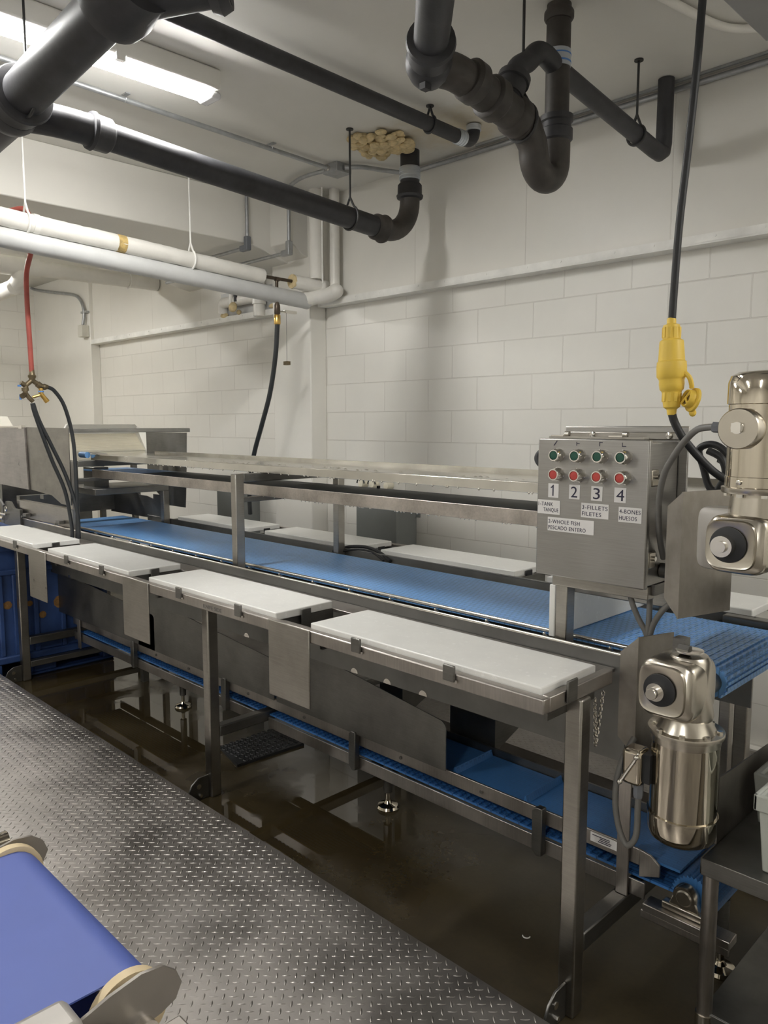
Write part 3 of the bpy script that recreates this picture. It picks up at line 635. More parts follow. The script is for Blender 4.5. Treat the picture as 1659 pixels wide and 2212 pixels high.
def gear_motor(label, x, z, lower):
    t3 = thing('gear_motor', label, 'motor', (x, 1.96, 0.56 if lower else 1.25))
    g, yf = gearbox(t3, x, 1.955, z, 0.076 if lower else 0.072, 0.080 if lower else 0.072, 0.14, lower)
    if lower:
        MB().lathe([(0.0, 0.036), (0.0135, 0.036), (0.0145, 0.034), (0.0145, 0.012), (0.024, 0.012), (0.024, 0.0)], (x-.022, yf-.008, z-.004), (0, -1, 0), 24).build('shaft_end', M['bright'], g)
        mx, my = x+.022, 1.965
        MB().lathe([(0.0, 0.092), (0.046, 0.089), (0.054, 0.078), (0.055, 0.0), (0.066, -0.068), (0.063, -0.078)], (mx+.0, my+.004, z-.005), (0, 0, 1), 32).build('neck', M['satin'], t3)
        zt = z-.120
        MB().lathe([(0.060, 0.044), (0.064, 0.03), (0.078, 0.004), (0.072, 0.0)], (mx, my, zt), (0, 0, 1), 32).build('bell', M['satin'], t3)
        fl = MB().lathe([(0.096, 0.0), (0.097, -0.004), (0.096, -0.012), (0.088, -0.014), (0.088, -0.032), (0.0875, -0.034)], (mx, my, zt+.006), (0, 0, 1), 40).build('flange', M['satin'], t3)
        for i in range(8):
            a = i*PI/4+0.3; MB().lathe([(0.008, 0), (0.008, 0.006)], (mx+.083*math.cos(a), my+.083*math.sin(a), zt+.006), (0, 0, 1), 6).build('flange_bolt', M['chrome'], fl)
        MB().lathe([(0.0865, 0), (0.0865, -0.205)], (mx, my, zt-.026), (0, 0, 1), 48).build('motor_body', M['mirror'], t3)
        zc = zt-.225
        cp = MB().lathe([(0.091, 0.0), (0.0915, -0.004), (0.0885, -0.006), (0.0885, -0.048), (0.083, -0.066), (0.068, -0.078), (0.0, -0.083)], (mx, my, zc), (0, 0, 1), 48).build('fan_cover', M['mirror'], t3)
        tb = MB().box(mx-.136, mx-.080, my-.09, my-.03, zt-.162, zt-.062).build('terminal_box', M['mirror'], t3, bevel=0.012, seg=3)
        MB().box(mx-.082, mx-.060, my-.075, my-.035, zt-.15, zt-.07).build('box_neck', M['black'], tb)
        MB().tube([(mx-.134, my-.096, zt-.157), (mx-.088, my-.096, zt-.075)], 0.005, 8).ball((mx-.134, my-.097, zt-.157), 0.008, 6).ball((mx-.088, my-.097, zt-.075), 0.008, 6).build('box_clamp', M['chrome'], tb)
        MB().lathe([(0.014, 0), (0.014, -0.03), (0.012, -0.04)], (mx-.097, my-.06, zt-.162), (0, 0, 1), 6).build('cable_gland', M['greyfit'], tb)
        MB().box(x-.02, x+.012, 1.955, 1.99, z+.082, z+.125).cyl((x-.0, 1.95, z+.10), (x+.03, 1.95, z+.10), 0.014, n=6).build('mounting_lug', M['steel_d'], t3)
        MB().lathe([(0.036, 0), (0.036, 0.004), (0.03, 0.006), (0.0, 0.006)], (mx, my-.0, z+.094), (0, 0, 1), 24).build('top_plug', M['bright'], t3)
    else:
        MB().lathe([(0.0, 0.036), (0.014, 0.036), (0.0145, 0.034), (0.0145, 0.026), (0.0255, 0.026), (0.0265, 0.0)], (x-.022, yf-.008, z-.002), (0, -1, 0), 24).build('shaft_end', M['bright'], g)
        hb = MB(); rings = []
        for yy, sc in ((1.962, 0.96), (1.968, 1.0), (2.000, 1.0), (2.006, 0.95)):
            rings.append([(x-.044+math.copysign(abs(math.cos(a))**.3, math.cos(a))*0.084*sc, yy, z+.000+math.copysign(abs(math.sin(a))**.3, math.sin(a))*0.081*sc) for a in [2*PI*i/32 for i in range(32)]])
        hb.ring(rings).build('mounting_flange', M['motorg'], t3, ang=60)
        mx, my = x+.019, 1.965
        MB().lathe([(0.068, 0), (0.062, 0.07)], (mx, my, z+.066), (0, 0, 1), 32).build('neck', M['satin'], t3)
        MB().box(x-.005, x+.03, 1.96, 1.99, z+.07, z+.13).build('mounting_lug', M['black'], t3)
        zt = z+.122
        fl = MB().lathe([(0.084, 0.0), (0.086, 0.004), (0.086, 0.014), (0.080, 0.016)], (mx, my, zt), (0, 0, 1), 40).build('flange', M['satin'], t3)
        for i in range(8):
            a = i*PI/4+0.5; MB().lathe([(0.008, 0), (0.008, -0.008)], (mx+.072*math.cos(a), my+.072*math.sin(a), zt), (0, 0, 1), 6).build('flange_bolt', M['chrome'], fl)
        MB().lathe([(0.006, 0), (0.006, 0.004), (0.002, 0.005)], (mx-.02, my-.077, zt+.028), (-0.2, -1, 0), 12).build('socket_screw', M['chrome'], fl)
        MB().lathe([(0.079, 0), (0.079, 0.026), (0.0775, 0.027), (0.0775, 0.21)], (mx, my, zt+.014), (0, 0, 1), 48).build('motor_body', M['mirror'], t3)
        zc = zt+.212
        MB().lathe([(0.0785, 0.0), (0.0815, 0.002), (0.0815, 0.052), (0.076, 0.068), (0.06, 0.077), (0.0, 0.082)], (mx, my, zc), (0, 0, 1), 48).build('fan_cover', M['mirror'], t3)
        jb = MB().lathe([(0.045, 0.0), (0.0475, 0.003), (0.0475, 0.075)], (mx-.015, my-.115, zt+.155), (0, 1, 0), 40).build('terminal_box', M['satin'], t3)
        MB().lathe([(0.014, 0), (0.014, 0.004)], (mx-.016, my-.115, zt+.157), (0, -1, 0), 24).box(mx-.026, mx-.005, my-.127, my-.118, zt+.147, zt+.168).build('box_plug', M['chrome'], jb)
        MB().lathe([(0.0135, 0), (0.0135, 0.026)], (mx-.060, my-.08, zt+.157), (-1, 0, 0.05), 6).build('cable_gland', M['greyfit'], jb)
    return t3
gear_motor('large polished gear motor hanging below the belt end, shaft facing forward', -0.855, 0.992, True)
gear_motor('upright polished gear motor with round junction box at the right frame edge', -0.700, 1.391, False)
tag(MB().tube(smooth([(-0.985, 1.98, 0.80), (-0.995, 1.93, 0.74), (-0.995, 1.90, 0.66), (-0.982, 1.90, 0.57), (-0.955, 1.90, 0.525), (-0.930, 1.90, 0.56), (-0.930, 1.905, 0.64), (-0.930, 1.905, 0.682)]), 0.0085).build('motor_cable', M['greycable']), 'grey cable looping down to the terminal box of the lower motor', 'cable')
tag(MB().tube(smooth([(-0.760, 1.888, 1.671), (-0.785, 1.90, 1.671), (-0.822, 1.92, 1.664), (-0.862, 1.94, 1.633), (-0.897, 1.955, 1.590), (-0.925, 1.97, 1.545), (-0.950, 2.0, 1.47), (-0.965, 2.04, 1.38), (-0.978, 2.10, 1.30)]), 0.0085).build('motor_cable', M['greycable']), 'grey cable curving from the round junction box towards the control box', 'cable')

# chain on the table end
tagm = MB()
for a, b in (((-1.052, 1.875, 0.925), (-1.052, 1.885, 0.785)), ((-1.052, 1.885, 0.785), (-1.05, 1.915, 0.935))):
    A = Vector(a); B = Vector(b); N = 14
    for i in range(N):
        p = A.lerp(B, (i+.5)/N); q = (B-A).normalized()*0.0075
        sd = Vector((0.004, 0, 0)) if i % 2 else Vector((0, 0.004, 0))
        tagm.tube([p-q, p-q*.5+sd, p+q*.5+sd, p+q, p+q*.5-sd, p-q*.5-sd], 0.0020, 6, True)
tag(tagm.build('hanging_chain', M['bright']), 'short steel chain hanging at the right end of the near table', 'chain')

# ================================================================ HANGING POWER CABLE
p = thing('power_cable', 'thick black power cable hanging from the ceiling with yellow connector', 'cable', (-1.0, 2.15, 1.7))
MB().tube(smooth([(-0.940, 2.15, 3.26), (-0.948, 2.15, 3.0), (-0.957, 2.15, 2.797), (-0.965, 2.15, 2.626), (-0.980, 2.15, 2.415), (-0.996, 2.15, 2.21), (-1.005, 2.15, 1.96)]), 0.0105, 14).build('upper_cable', M['black'], p)
MB().lathe([(0.0125, 0), (0.0125, 0.05)], (-0.9565, 2.15, 2.80), (-0.03, 0, 1), 16).build('cable_sleeve', M['bright'], p)
A = Vector((-1.006, 2.15, 1.972)); ax = Vector((0.045, 0.0, -1)).normalized()
yc = MB().lathe([(0.0105, -0.004), (0.0125, 0.0), (0.0125, 0.012), (0.022, 0.016), (0.023, 0.020), (0.0245, 0.055), (0.032, 0.060), (0.033, 0.066), (0.036, 0.116), (0.040, 0.119), (0.040, 0.124), (0.041, 0.130), (0.0405, 0.160), (0.036, 0.166), (0.034, 0.170),
                 (0.0345, 0.182), (0.034, 0.184), (0.0325, 0.196), (0.0285, 0.200), (0.026, 0.205), (0.0245, 0.232), (0.0225, 0.246), (0.014, 0.252), (0.012, 0.268)], A, ax, 36).build('connector_body', M['yellow'], p)
m = MB()
for i in range(9):
    a = 2*PI*i/9; u_ = Vector((math.cos(a), math.sin(a), 0))
    m.obx(A+ax*0.037+u_*0.0225, (0.006, 0.010, 0.030), Matrix.Rotation(a, 3, 'Z')); m.obx(A+ax*0.218+u_*0.0245, (0.004, 0.010, 0.026), Matrix.Rotation(a, 3, 'Z'))
m.build('grip_rib', M['yellow'], yc, bevel=0.001)
cc = A+ax*0.222+Vector((0.046, 0.0, 0.0)); cn = Vector((-0.55, -0.75, 0.25)).normalized()
cp = MB().lathe([(0.024, 0.0), (0.026, 0.006), (0.026, 0.012), (0.034, 0.014), (0.035, 0.02), (0.0, 0.022)], cc, -cn, 32).lathe([(0.026, 0.0), (0.024, -0.006), (0.020, -0.006), (0.019, 0.0)], cc, -cn, 32).build('dust_cap', M['yellow'], p)
MB().lathe([(0.0185, -0.001), (0.0, -0.001)], cc, -cn, 24).build('cap_recess', M['tape'], cp)
u_ = cn.orthogonal().normalized(); w_ = cn.cross(u_)
MB().tube([cc+cn*.006-u_*.022, cc+cn*.006+u_*.022], 0.0035, 8).tube([cc+cn*.006, cc+cn*.006+w_*.022], 0.0035, 8).build('cap_spoke', M['yellow'], cp)
MB().tube(smooth([A+ax*0.15+Vector((0.038, 0.0, 0)), A+ax*0.165+Vector((0.052, 0.0, 0)), A+ax*0.185+Vector((0.054, 0.008, 0)), cc+Vector((0.005, 0.012, 0.03))]), 0.007, 8).build('cap_strap', M['yellow'], p)
MB().ball(cc+Vector((0.012, 0.01, -0.04)), 0.011, 6, (1, 0.5, 1)).build('cap_tab', M['yellow'], cp)
B0 = A+ax*0.262
lc = MB().tube(smooth([B0, (-0.985, 2.155, 1.68), (-0.965, 2.17, 1.637), (-0.932, 2.20, 1.585), (-0.895, 2.23, 1.54), (-0.85, 2.25, 1.515), (-0.80, 2.28, 1.53)]), 0.0115, 14)
lc.build('lower_cable', M['black'], p)
tag(MB().tube(smooth([(-1.0, 2.36, 1.60), (-0.965, 2.36, 1.618), (-0.925, 2.36, 1.60), (-0.900, 2.36, 1.55), (-0.915, 2.36, 1.49), (-0.955, 2.35, 1.484), (-0.985, 2.36, 1.55)], closed=True), 0.011, 12, True).tube(smooth([(-0.96, 2.33, 1.60), (-0.92, 2.33, 1.578), (-0.905, 2.33, 1.53), (-0.925, 2.33, 1.484)]), 0.011).tube(smooth([(-0.93, 2.34, 1.575), (-0.87, 2.34, 1.545), (-0.80, 2.35, 1.53)]), 0.011).build('coiled_cable', M['black']), 'coil of thick black cable between the control box and the upper motor', 'cable')

tag(MB().tube(smooth([(-1.42, 2.19, 1.60), (-1.45, 2.185, 1.585), (-1.46, 2.18, 1.565), (-1.44, 2.175, 1.545), (-1.40, 2.17, 1.54)]), 0.013, 12).tube([(-1.43, 2.19, 1.60), (-1.36, 2.19, 1.60)], 0.013, 12).tube([(-1.41, 2.17, 1.54), (-1.36, 2.17, 1.54)], 0.013, 12).build('cable_bend', M['black']), 'bend of black cable peeking out left of the control box', 'cable')
# ================================================================ CEILING PIPES
def hub(mb, p, d, r, L=0.07):
    mb.lathe([(r, -L/2), (r*1.28, -L/2+.006), (r*1.34, -L/2+.02), (r*1.22, -L/2+.028), (r*1.2, L/2-.012), (r*1.02, L/2)], p, d, 28)
def hanger(label, x, y, ztop, zpipe, r, white=False):
    h = thing('pipe_hanger', label, 'pipe hanger', (x, y, zpipe), 'white hanger rods' if white else 'black pipe hangers')
    mt = M['rodw'] if white else M['rod']
    MB().cyl((x, y, zpipe+r+.045), (x, y, ztop), 0.0055, n=10).build('rod', mt, h)
    lp = [Vector((x, y, zpipe+r+.05))]
    ring = [(x+(r+.006)*math.sin(a), y, zpipe+(r+.006)*math.cos(a)) for a in [0.5+i*(2*PI-1.0)/20 for i in range(21)]]
    MB().tube([lp[0]]+[Vector(v) for v in ring]+[lp[0]+Vector((0, 0.0001, 0))], 0.006, 8).build('loop', mt, h)
    MB().cyl((x, y, ztop-.006), (x, y, ztop), 0.02, n=14).build('ceiling_plate', mt, h)
    return h
# long drain pipe towards the wall
XA = -3.233
d1 = thing('drain_pipe', 'long black drain pipe running to the wall below the yellow foam', 'pipe', (XA, 2.3, 2.83))
MB().cyl((XA, 1.56, 2.880), (XA, 3.22, 2.780), 0.057, n=36).build('pipe', M['iron'], d1)
m = MB(); hub(m, (XA, 1.55, 2.881), (0, 1, -.06), 0.058, 0.10); m.lathe([(0.060, 0), (0.064, 0.05), (0.060, 0.10)], (XA, 1.46, 2.886), (0, 1, -.06), 28); m.build('coupling', M['iron'], d1)
m = MB(); hub(m, (XA, 3.19, 2.782), (0, -1, .06), 0.059, 0.09); m.build('coupling', M['iron_r'], d1)
el = arc((XA, 3.25, 2.97), (0, 0, -1), (0, 1, 0), 0.19, 0.0, PI/2, 12)
MB().tube([(XA, 3.2, 2.780)]+el+[(XA, 3.44, 3.0)], 0.058, 28).box(XA-.01, XA+.01, 3.36, 3.40, 2.785, 2.80).build('elbow', M['iron_r'], d1)
m = MB(); hub(m, (XA, 3.44, 3.03), (0, 0, 1), 0.059, 0.09); m.build('coupling', M['iron'], d1)
MB().cyl((XA, 3.44, 3.06), (XA, 3.44, 3.258), 0.056, n=32).build('riser', M['iron'], d1)
cl = MB().lathe([(0.060, 0), (0.060, 0.072)], (XA, 3.44, 3.092), (0, 0, 1), 32)
for zz in (0.008, 0.026, 0.046, 0.064): cl.lathe([(0.0625, -.004), (0.0625, .004)], (XA, 3.44, 3.092+zz), (0, 0, 1), 32)
cl.build('clamp_band', M['zinc'], d1)
hanger('black hanger with long rod beside the yellow foam, holding the drain pipe', XA, 2.965, H, 2.797, 0.058)
# elbow joining the cross main
MB().tube(smooth([(XA, 1.47, 2.885), (XA-.01, 1.38, 2.888), (XA-.05, 1.30, 2.895), (XA-.10, 1.25, 2.90)]), 0.062, 28).build('offset_elbow', M['iron'], d1)
# cross main
d2 = thing('drain_main', 'thick black cross pipe passing in front of the ceiling light', 'pipe', (-2.8, 1.22, 2.9))
MB().cyl((-3.22, 1.22, 2.915), (-2.36, 1.22, 2.985), 0.082, n=40).build('pipe', M['iron'], d2)
m = MB(); hub(m, (-3.20, 1.22, 2.917), (-1, 0, -.08), 0.084, 0.12); m.lathe([(0.10, 0), (0.106, 0.04), (0.10, 0.08), (0.088, 0.10)], (-3.24, 1.22, 2.912), (-1, 0, -.08), 32).build('coupling', M['iron'], d2)
MB().cyl((-3.30, 1.22, 2.905), (-4.1, 1.22, 2.86), 0.086, n=36).build('pipe', M['iron'], d2)
m = MB().lathe([(0.086, 0), (0.118, 0.02), (0.122, 0.07), (0.112, 0.11), (0.110, 0.22)], (-2.44, 1.22, 2.978), (1, 0, 0.08), 36)
m.cyl((-2.30, 1.22, 2.99), (-2.10, 1.42, 3.04), 0.10, n=32).cyl((-2.24, 1.22, 2.99), (-2.24, 1.22, 3.25), 0.10, n=32).lathe([(0.112, -.03), (0.124, 0), (0.112, .03)], (-2.12, 1.40, 3.035), (1, 1, .2), 32)
m.build('tee', M['iron'], d2)
hanger('black hanger rod on the thick cross pipe left of the light', -3.12, 1.22, H, 2.92, 0.084)
# slim vent pipe
XB = -2.721
d3 = thing('vent_pipe', 'slim black pipe running high along the ceiling to a small elbow', 'pipe', (XB, 2.3, 3.18))
MB().cyl((XB, 1.28, 3.200), (XB, 3.27, 3.166), 0.035, n=28).build('pipe', M['iron'], d3)
MB().tube([(XB, 3.26, 3.166)]+arc((XB, 3.33, 3.226), (0, 0, -1), (0, 1, 0), 0.06, 0, PI/2, 10)+[(XB, 3.39, 3.258)], 0.034, 24).build('elbow', M['iron'], d3)
for a, b, dirv in (((XB, 3.245, 3.166), 0.06, (0, 1, 0)), ((XB, 3.39, 3.225), 0.03, (0, 0, 1))):
    m = MB().lathe([(0.038, 0), (0.038, b)], a, dirv, 28)
    for q in (0.2, 0.5, 0.8): m.lathe([(0.040, -.004), (0.040, .004)], Vector(a)+Vector(dirv)*b*q, dirv, 28)
    m.build('clamp_band', M['zinc'], d3)
m = MB()
for i in range(5): m.box(XB-.045, XB-.03, 3.23+i*.022, 3.244+i*.022, 3.195, 3.222)
m.build('clamp_screw', M['zinc'], d3)
h = hanger('short hanger clip on the slim pipe near its elbow', XB, 3.04, H, 3.17, 0.035)
# right-hand trap assembly
XT = -1.75
d4 = thing('trap_assembly', 'rusty black drain line with wye, deep trap and stack at upper right', 'pipe', (XT, 2.4, 2.75))
dr = Vector((0.7, -0.7, 0.12)).normalized(); P0 = Vector((XT-.03, 1.985, 2.86))
MB().cyl(P0, P0+dr*2.1, 0.056, n=36).build('incoming_pipe', M['iron'], d4)
m = MB(); hub(m, P0+dr*0.05, -dr, 0.060, 0.10); m.lathe([(0.060, 0), (0.076, 0.02), (0.078, 0.06), (0.066, 0.10)], P0+dr*0.02, -dr, 32); m.box(XT-.06, XT-.035, 1.97, 2.0, 2.765, 2.785); m.build('bell', M['iron'], d4)
m = MB().tube(smooth([P0+dr*0.02, P0-dr*0.04, (XT-.02, 2.10, 2.845), (XT, 2.20, 2.820)]), 0.058, 28)
m.lathe([(0.058, 0), (0.070, 0.012), (0.070, 0.05), (0.060, 0.065)], (XT, 2.14, 2.835), (0, 1, -.15), 30)
m.cyl((XT, 2.19, 2.822), (XT, 2.42, 2.785), 0.060, n=30); m.lathe([(0.060, 0), (0.073, 0.01), (0.073, 0.055), (0.060, 0.07)], (XT, 2.25, 2.813), (0, 1, -.15), 30); m.lathe([(0.060, 0), (0.070, 0.012), (0.070, 0.05), (0.058, 0.07)], (XT, 2.39, 2.79), (0, 1, -.2), 30)
m.build('wye', M['iron_r'], d4)
wb = Vector((0, 0.42, 0.9)).normalized(); Wb = Vector((XT, 2.355, 2.80))
MB().cyl(Wb, Wb+wb*0.13, 0.046, n=28).lathe([(0.052, 0), (0.052, 0.055), (0.060, 0.057), (0.060, 0.082), (0.050, 0.084)], Wb+wb*0.045, wb, 28).build('branch_socket', M['iron'], d4)
MB().tube(smooth([Wb+wb*0.12, Wb+wb*0.17, (XT, 2.49, 2.995), (XT, 2.545, 3.042), (XT, 2.60, 3.050), (XT, 2.66, 3.035), (XT, 2.74, 3.018)]), 0.038, 24).build('branch_bend', M['iron'], d4)
MB().tube([(XT, 2.70, 3.026), (XT, 3.50, 2.925), (XT, 3.55, 2.922), (XT, 3.575, 2.935), (XT, 3.585, 2.97), (XT, 3.587, 3.258)], 0.0365, 24).build('branch_pipe', M['iron'], d4)
trap = [(XT, 2.43, 2.782), (XT, 2.485, 2.765), (XT, 2.53, 2.715)] + arc((XT, 2.612, 2.685), (0, -1, 0), (0, 0, -1), 0.073, 0.1, PI, 14) + [(XT, 2.685, 2.76)]
MB().tube(trap, [0.058]*2+[0.055]*(len(trap)-2), 28).build('trap', M['iron_r'], d4)
m = MB().lathe([(0.050, 0), (0.062, 0.012), (0.062, 0.05), (0.056, 0.055), (0.056, 0.075), (0.063, 0.08), (0.063, 0.10), (0.05, 0.105)], (XT, 2.687, 2.755), (0, 0, 1), 30); m.build('stack_socket', M['iron'], d4)
MB().cyl((XT, 2.687, 2.85), (XT, 2.687, 3.258), 0.046, n=32).lathe([(0.05, 0), (0.056, 0.01), (0.056, 0.03), (0.05, 0.04)], (XT, 2.687, 3.20), (0, 0, 1), 28).build('stack', M['iron_r'], d4)
cb = MB().lathe([(0.0485, 0), (0.0485, 0.062)], (XT, 2.687, 3.03), (0, 0, 1), 30).build('clamp_band', M['zinc'], d4)
MB().lathe([(0.0495, 0), (0.0495, 0.006)], (XT, 2.687, 3.044), (0, 0, 1), 30).lathe([(0.0495, 0), (0.0495, 0.005)], (XT, 2.687, 3.072), (0, 0, 1), 30).build('blue_stripe', M['bluetape'], cb)
hanger('black hanger rod behind the rusty wye at upper right', XT, 2.46, H, 2.775, 0.060)
hanger('black hanger rod holding the diagonal branch pipe at upper right', XT, 3.32, H, 2.945, 0.036)
# yellow foam
m = MB()
for i in range(130):
    a = random.uniform(0, 2*PI); r = random.uniform(0, 1)**.6
    m.ball((-3.20+0.17*r*math.cos(a)-0.03, 3.20+0.17*r*math.sin(a), H-0.012-random.uniform(0, 0.055)*(1-r*.6)), random.uniform(0.010, 0.034), 6, (random.uniform(.8, 1.5), random.uniform(.8, 1.4), random.uniform(.5, .9)))
tag(m.build('spray_foam', M['foam'], ang=25), 'lumpy yellow expanding foam on the ceiling by the pipe hole', 'foam')

# ================================================================ CONDUITS + LIGHTS
def conduit(label, pts, r=0.0125, nm='conduit', mat='galv', cat='conduit'):
    return tag(MB().tube(pts, r, 12).build(nm, M[mat]), label, cat)
jb = thing('junction_box', 'grey steel junction box on the ceiling where three conduits meet', 'junction box', (-3.72, 3.31, H))
MB().box(-3.79, -3.66, 3.25, 3.37, H-.055, H-.001).build('box', M['galv'], jb, bevel=0.002)
MB().lathe([(0.02, 0), (0.02, 0.002)], (-3.66, 3.31, H-.028), (1, 0, 0), 16).build('knockout', M['galv'], jb)
MB().lathe([(0.016, 0), (0.016, 0.02)], (-3.735, 3.25, H-.03), (0, -1, 0), 12).build('connector', M['bright'], jb)
cd = thing('conduit', 'straight grey ceiling conduit running from the junction box past the light', 'conduit', (-3.7, 2.2, H))
MB().cyl((-3.60, 0.2, H-.018), (-3.735, 3.248, H-.030), 0.0125, n=14).build('tube', M['galv'], cd)
for y in (2.80, 1.9):
    x = -3.60-0.135*(y-.2)/3.05; MB().box(x-.035, x+.035, y-.012, y+.012, H-.006, H-.001).tube(arc((x, y, H-.02), (1, 0, 0), (0, 0, -1), 0.015, 0, PI, 8), 0.004, 6).build('strap', M['galv'], cd)
conduit('bare conduit along the corner of ceiling and back wall', smooth([(-3.655, 3.31, H-.03), (-3.58, 3.38, H-.028), (-3.52, 3.52, H-.03), (-3.45, 3.64, H-.03), (-3.25, 3.668, H-.028), (-2.6, 3.668, H-.028)])+[Vector((-1.0, 3.668, H-.028)), Vector((1.5, 3.668, H-.028))], 0.0135)
MB_ = thing('conduit_strip', 'pale metal strip lying along the ceiling above the corner conduit', 'strip', (-1.5, 3.64, H))
MB().box(-2.9, 1.5, 3.628, 3.64, H-.012, H-.001).build('strip', M['galv'], MB_)
def lb(label, ya, x, z0, z1, x2):
    t3 = thing('conduit', label, 'conduit', (x, ya, z0))
    MB().tube([(x, ya, z1), (x, ya, z0)], 0.0125, 12).build('vertical_tube', M['galv'], t3)
    MB().box(x-.018, x+.018, ya-.02, ya+.02, z0-.075, z0+.02).box(x-.075, x-.01, ya-.018, ya+.018, z0-.075, z0-.035).build('elbow_fitting', M['greyfit'] if ya < 3.3 else M['galv'], t3, bevel=0.006)
    MB().tube([(x-.07, ya, z0-.055), (x2, ya, z0-.055)], 0.0125, 12).build('horizontal_tube', M['galv'], t3)
lb('grey conduit dropping over the beam edge, left of its twin', 3.235, -4.578, 2.945, 3.24, -6.0)
lb('bare conduit bending under the beam, right of its twin', 3.415, -4.345, 2.905, 3.24, -6.0)
conduit('short grey conduit curving from the junction box to the beam', smooth([(-3.78, 3.26, H-.03), (-4.0, 3.25, H-.03), (-4.25, 3.33, H-.03), (-4.335, 3.40, H-.05), (-4.345, 3.415, 3.18)]), 0.0125)
conduit('painted conduit elbow looping on the ceiling at the top right', smooth([(-1.5, 2.4, H-.02), (-1.42, 2.95, H-.02), (-1.36, 3.25, H-.02), (-1.25, 3.37, H-.02), (-1.1, 3.40, H-.02), (-0.6, 3.40, H-.02)]), 0.016, mat='paint')
tag(MB().box(-1.045, 0.6, 0.9, 2.85, 2.95, 3.20).build('ceiling_duct', M['darkduct'], bevel=0.004), 'dark grey duct corner at the top right frame edge', 'duct')
for i, (fx, fy, L, f) in enumerate(FIXTURES):
    lab = ['lit fluorescent ceiling fixture behind the thick cross pipe', 'lit fluorescent fixture behind the camera, in line with the visible one', 'lit fluorescent fixture near the end wall, wall side', 'lit fluorescent fixture near the end wall, camera side',
           'lit fluorescent fixture on the ceiling behind the camera to the right', 'lit fluorescent fixture behind the camera between two others', 'lit fluorescent fixture on the ceiling beyond the right frame edge'][i]
    t3 = thing('ceiling_light', lab, 'light', (fx, fy, 3.26), 'fluorescent ceiling fixtures')
    MB().box(fx-.082, fx+.082, fy-L/2-.04, fy+L/2+.04, 3.172, 3.259).build('housing', M['white'], t3, bevel=0.01)
    m = MB().prism([(fx-.064, fy-L/2, 3.171), (fx-.062, fy-L/2, 3.160), (fx-.045, fy-L/2, 3.148), (fx+.045, fy-L/2, 3.148), (fx+.062, fy-L/2, 3.160), (fx+.064, fy-L/2, 3.171)], (0, L, 0))
    m.build('lens', lens(f), t3)
    for s in (-1, 1): MB().box(fx-.06, fx+.06, min(fy+s*L/2, fy+s*(L/2+.055)), max(fy+s*L/2, fy+s*(L/2+.055)), 3.14, 3.171).build('end_cap', M['led'], t3, bevel=0.012, seg=3)
    MB().box(fx+.06, fx+.085, fy+.15, fy+.19, 3.15, 3.195).build('latch', M['white'], t3)
# ================================================================ WHITE INSULATED PIPES
XI = -4.27
ip = thing('insulated_pipe', 'upper white wrapped pipe with a cut end and yellow tape patch', 'pipe', (XI, 2.3, 2.68))
ip2 = thing('insulated_pipe', 'lower grey-white wrapped pipe running beneath the white one', 'pipe', (XI, 2.3, 2.58))
zf = lambda y: 2.728-(y-1.5)*0.0525
def lump(p0, p1, r, n=60, amp=0.004):
    p0 = Vector(p0); p1 = Vector(p1); rings = []
    d = (p1-p0).normalized(); a = d.orthogonal().normalized(); b = d.cross(a)
    for i in range(n+1):
        c_ = p0.lerp(p1, i/n); rings.append([c_+(a*math.cos(2*PI*k/20)+b*math.sin(2*PI*k/20))*(r+random.uniform(-amp, amp)) for k in range(20)])
    return MB().ring(rings)
lump((XI, -1.0, zf(-1.0)), (XI, 3.13, zf(3.13)), 0.048, 110, 0.0022).build('wrapping', M['insul'], ip, ang=60)
MB().cyl((XI, 3.08, zf(3.1)), (XI, 3.42, 2.642), 0.011, n=12).build('bare_pipe', M['copper'], ip)
lump((XI, 3.385, 2.640), (XI+.05, 3.60, 2.625), 0.046, 12, 0.002).ball((XI+.06, 3.61, 2.62), 0.052, 10).build('wrapping', M['insul'], ip)
MB().lathe([(0.0465, 0), (0.0475, 0.012)], (XI, 3.374, 2.641), (0, 1, 0), 24).build('foam_end', M['foam'], ip)
MB().lathe([(0.0495, 0), (0.0495, 0.05)], (XI, 2.12, zf(2.12)), (0, 1, -.05), 24).build('tape_patch', M['tape'], ip)
MB().lathe([(0.052, 0), (0.052, 0.03)], (XI, 1.66, zf(1.66)), (0, 1, -.05), 24).build('strap', M['white'], ip)
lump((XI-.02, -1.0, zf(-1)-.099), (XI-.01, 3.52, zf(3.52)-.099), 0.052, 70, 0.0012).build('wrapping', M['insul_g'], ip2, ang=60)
MB().tube(smooth([(XI-.01, 3.48, zf(3.5)-.097), (XI+.03, 3.55, 2.55), (XI+.12, 3.595, 2.56), (XI+.2, 3.60, 2.58)]), 0.05, 20).ball((XI+.2, 3.60, 2.58), 0.05, 10).build('elbow', M['insul'], ip2)
hanger('thin white hanger rod right of centre on the wrapped pipes', XI, 2.60, 3.26, zf(2.6), 0.05, True)
hanger('thin white hanger rod on the wrapped pipes where the red hose loops over', XI, 1.63, 3.26, zf(1.63), 0.05, True)
rp = thing('riser_pipe', 'white vertical riser pipe in the corner above the column', 'pipe', (-4.215, 3.56, 2.6))
MB().cyl((-4.215, 3.55, 2.67), (-4.215, 3.55, 3.259), 0.05, n=28).build('pipe', M['insul'], rp)
tag(MB().cyl((-4.105, 3.62, 2.60), (-4.105, 3.62, 3.259), 0.034, n=20).build('riser_pipe', M['pvc']), 'slimmer white riser standing right behind the thick one', 'pipe')
tag(MB().cyl((-4.13, 3.53, 2.63), (-4.13, 3.53, 3.259), 0.006, n=10).build('riser_rod', M['rodw']), 'thin white rod between the two corner risers', 'rod')
lw = thing('insulated_pipe', 'far white wrapped pipe ending at the wall left of the ledge', 'pipe', (-6.65, 3.0, 2.95))
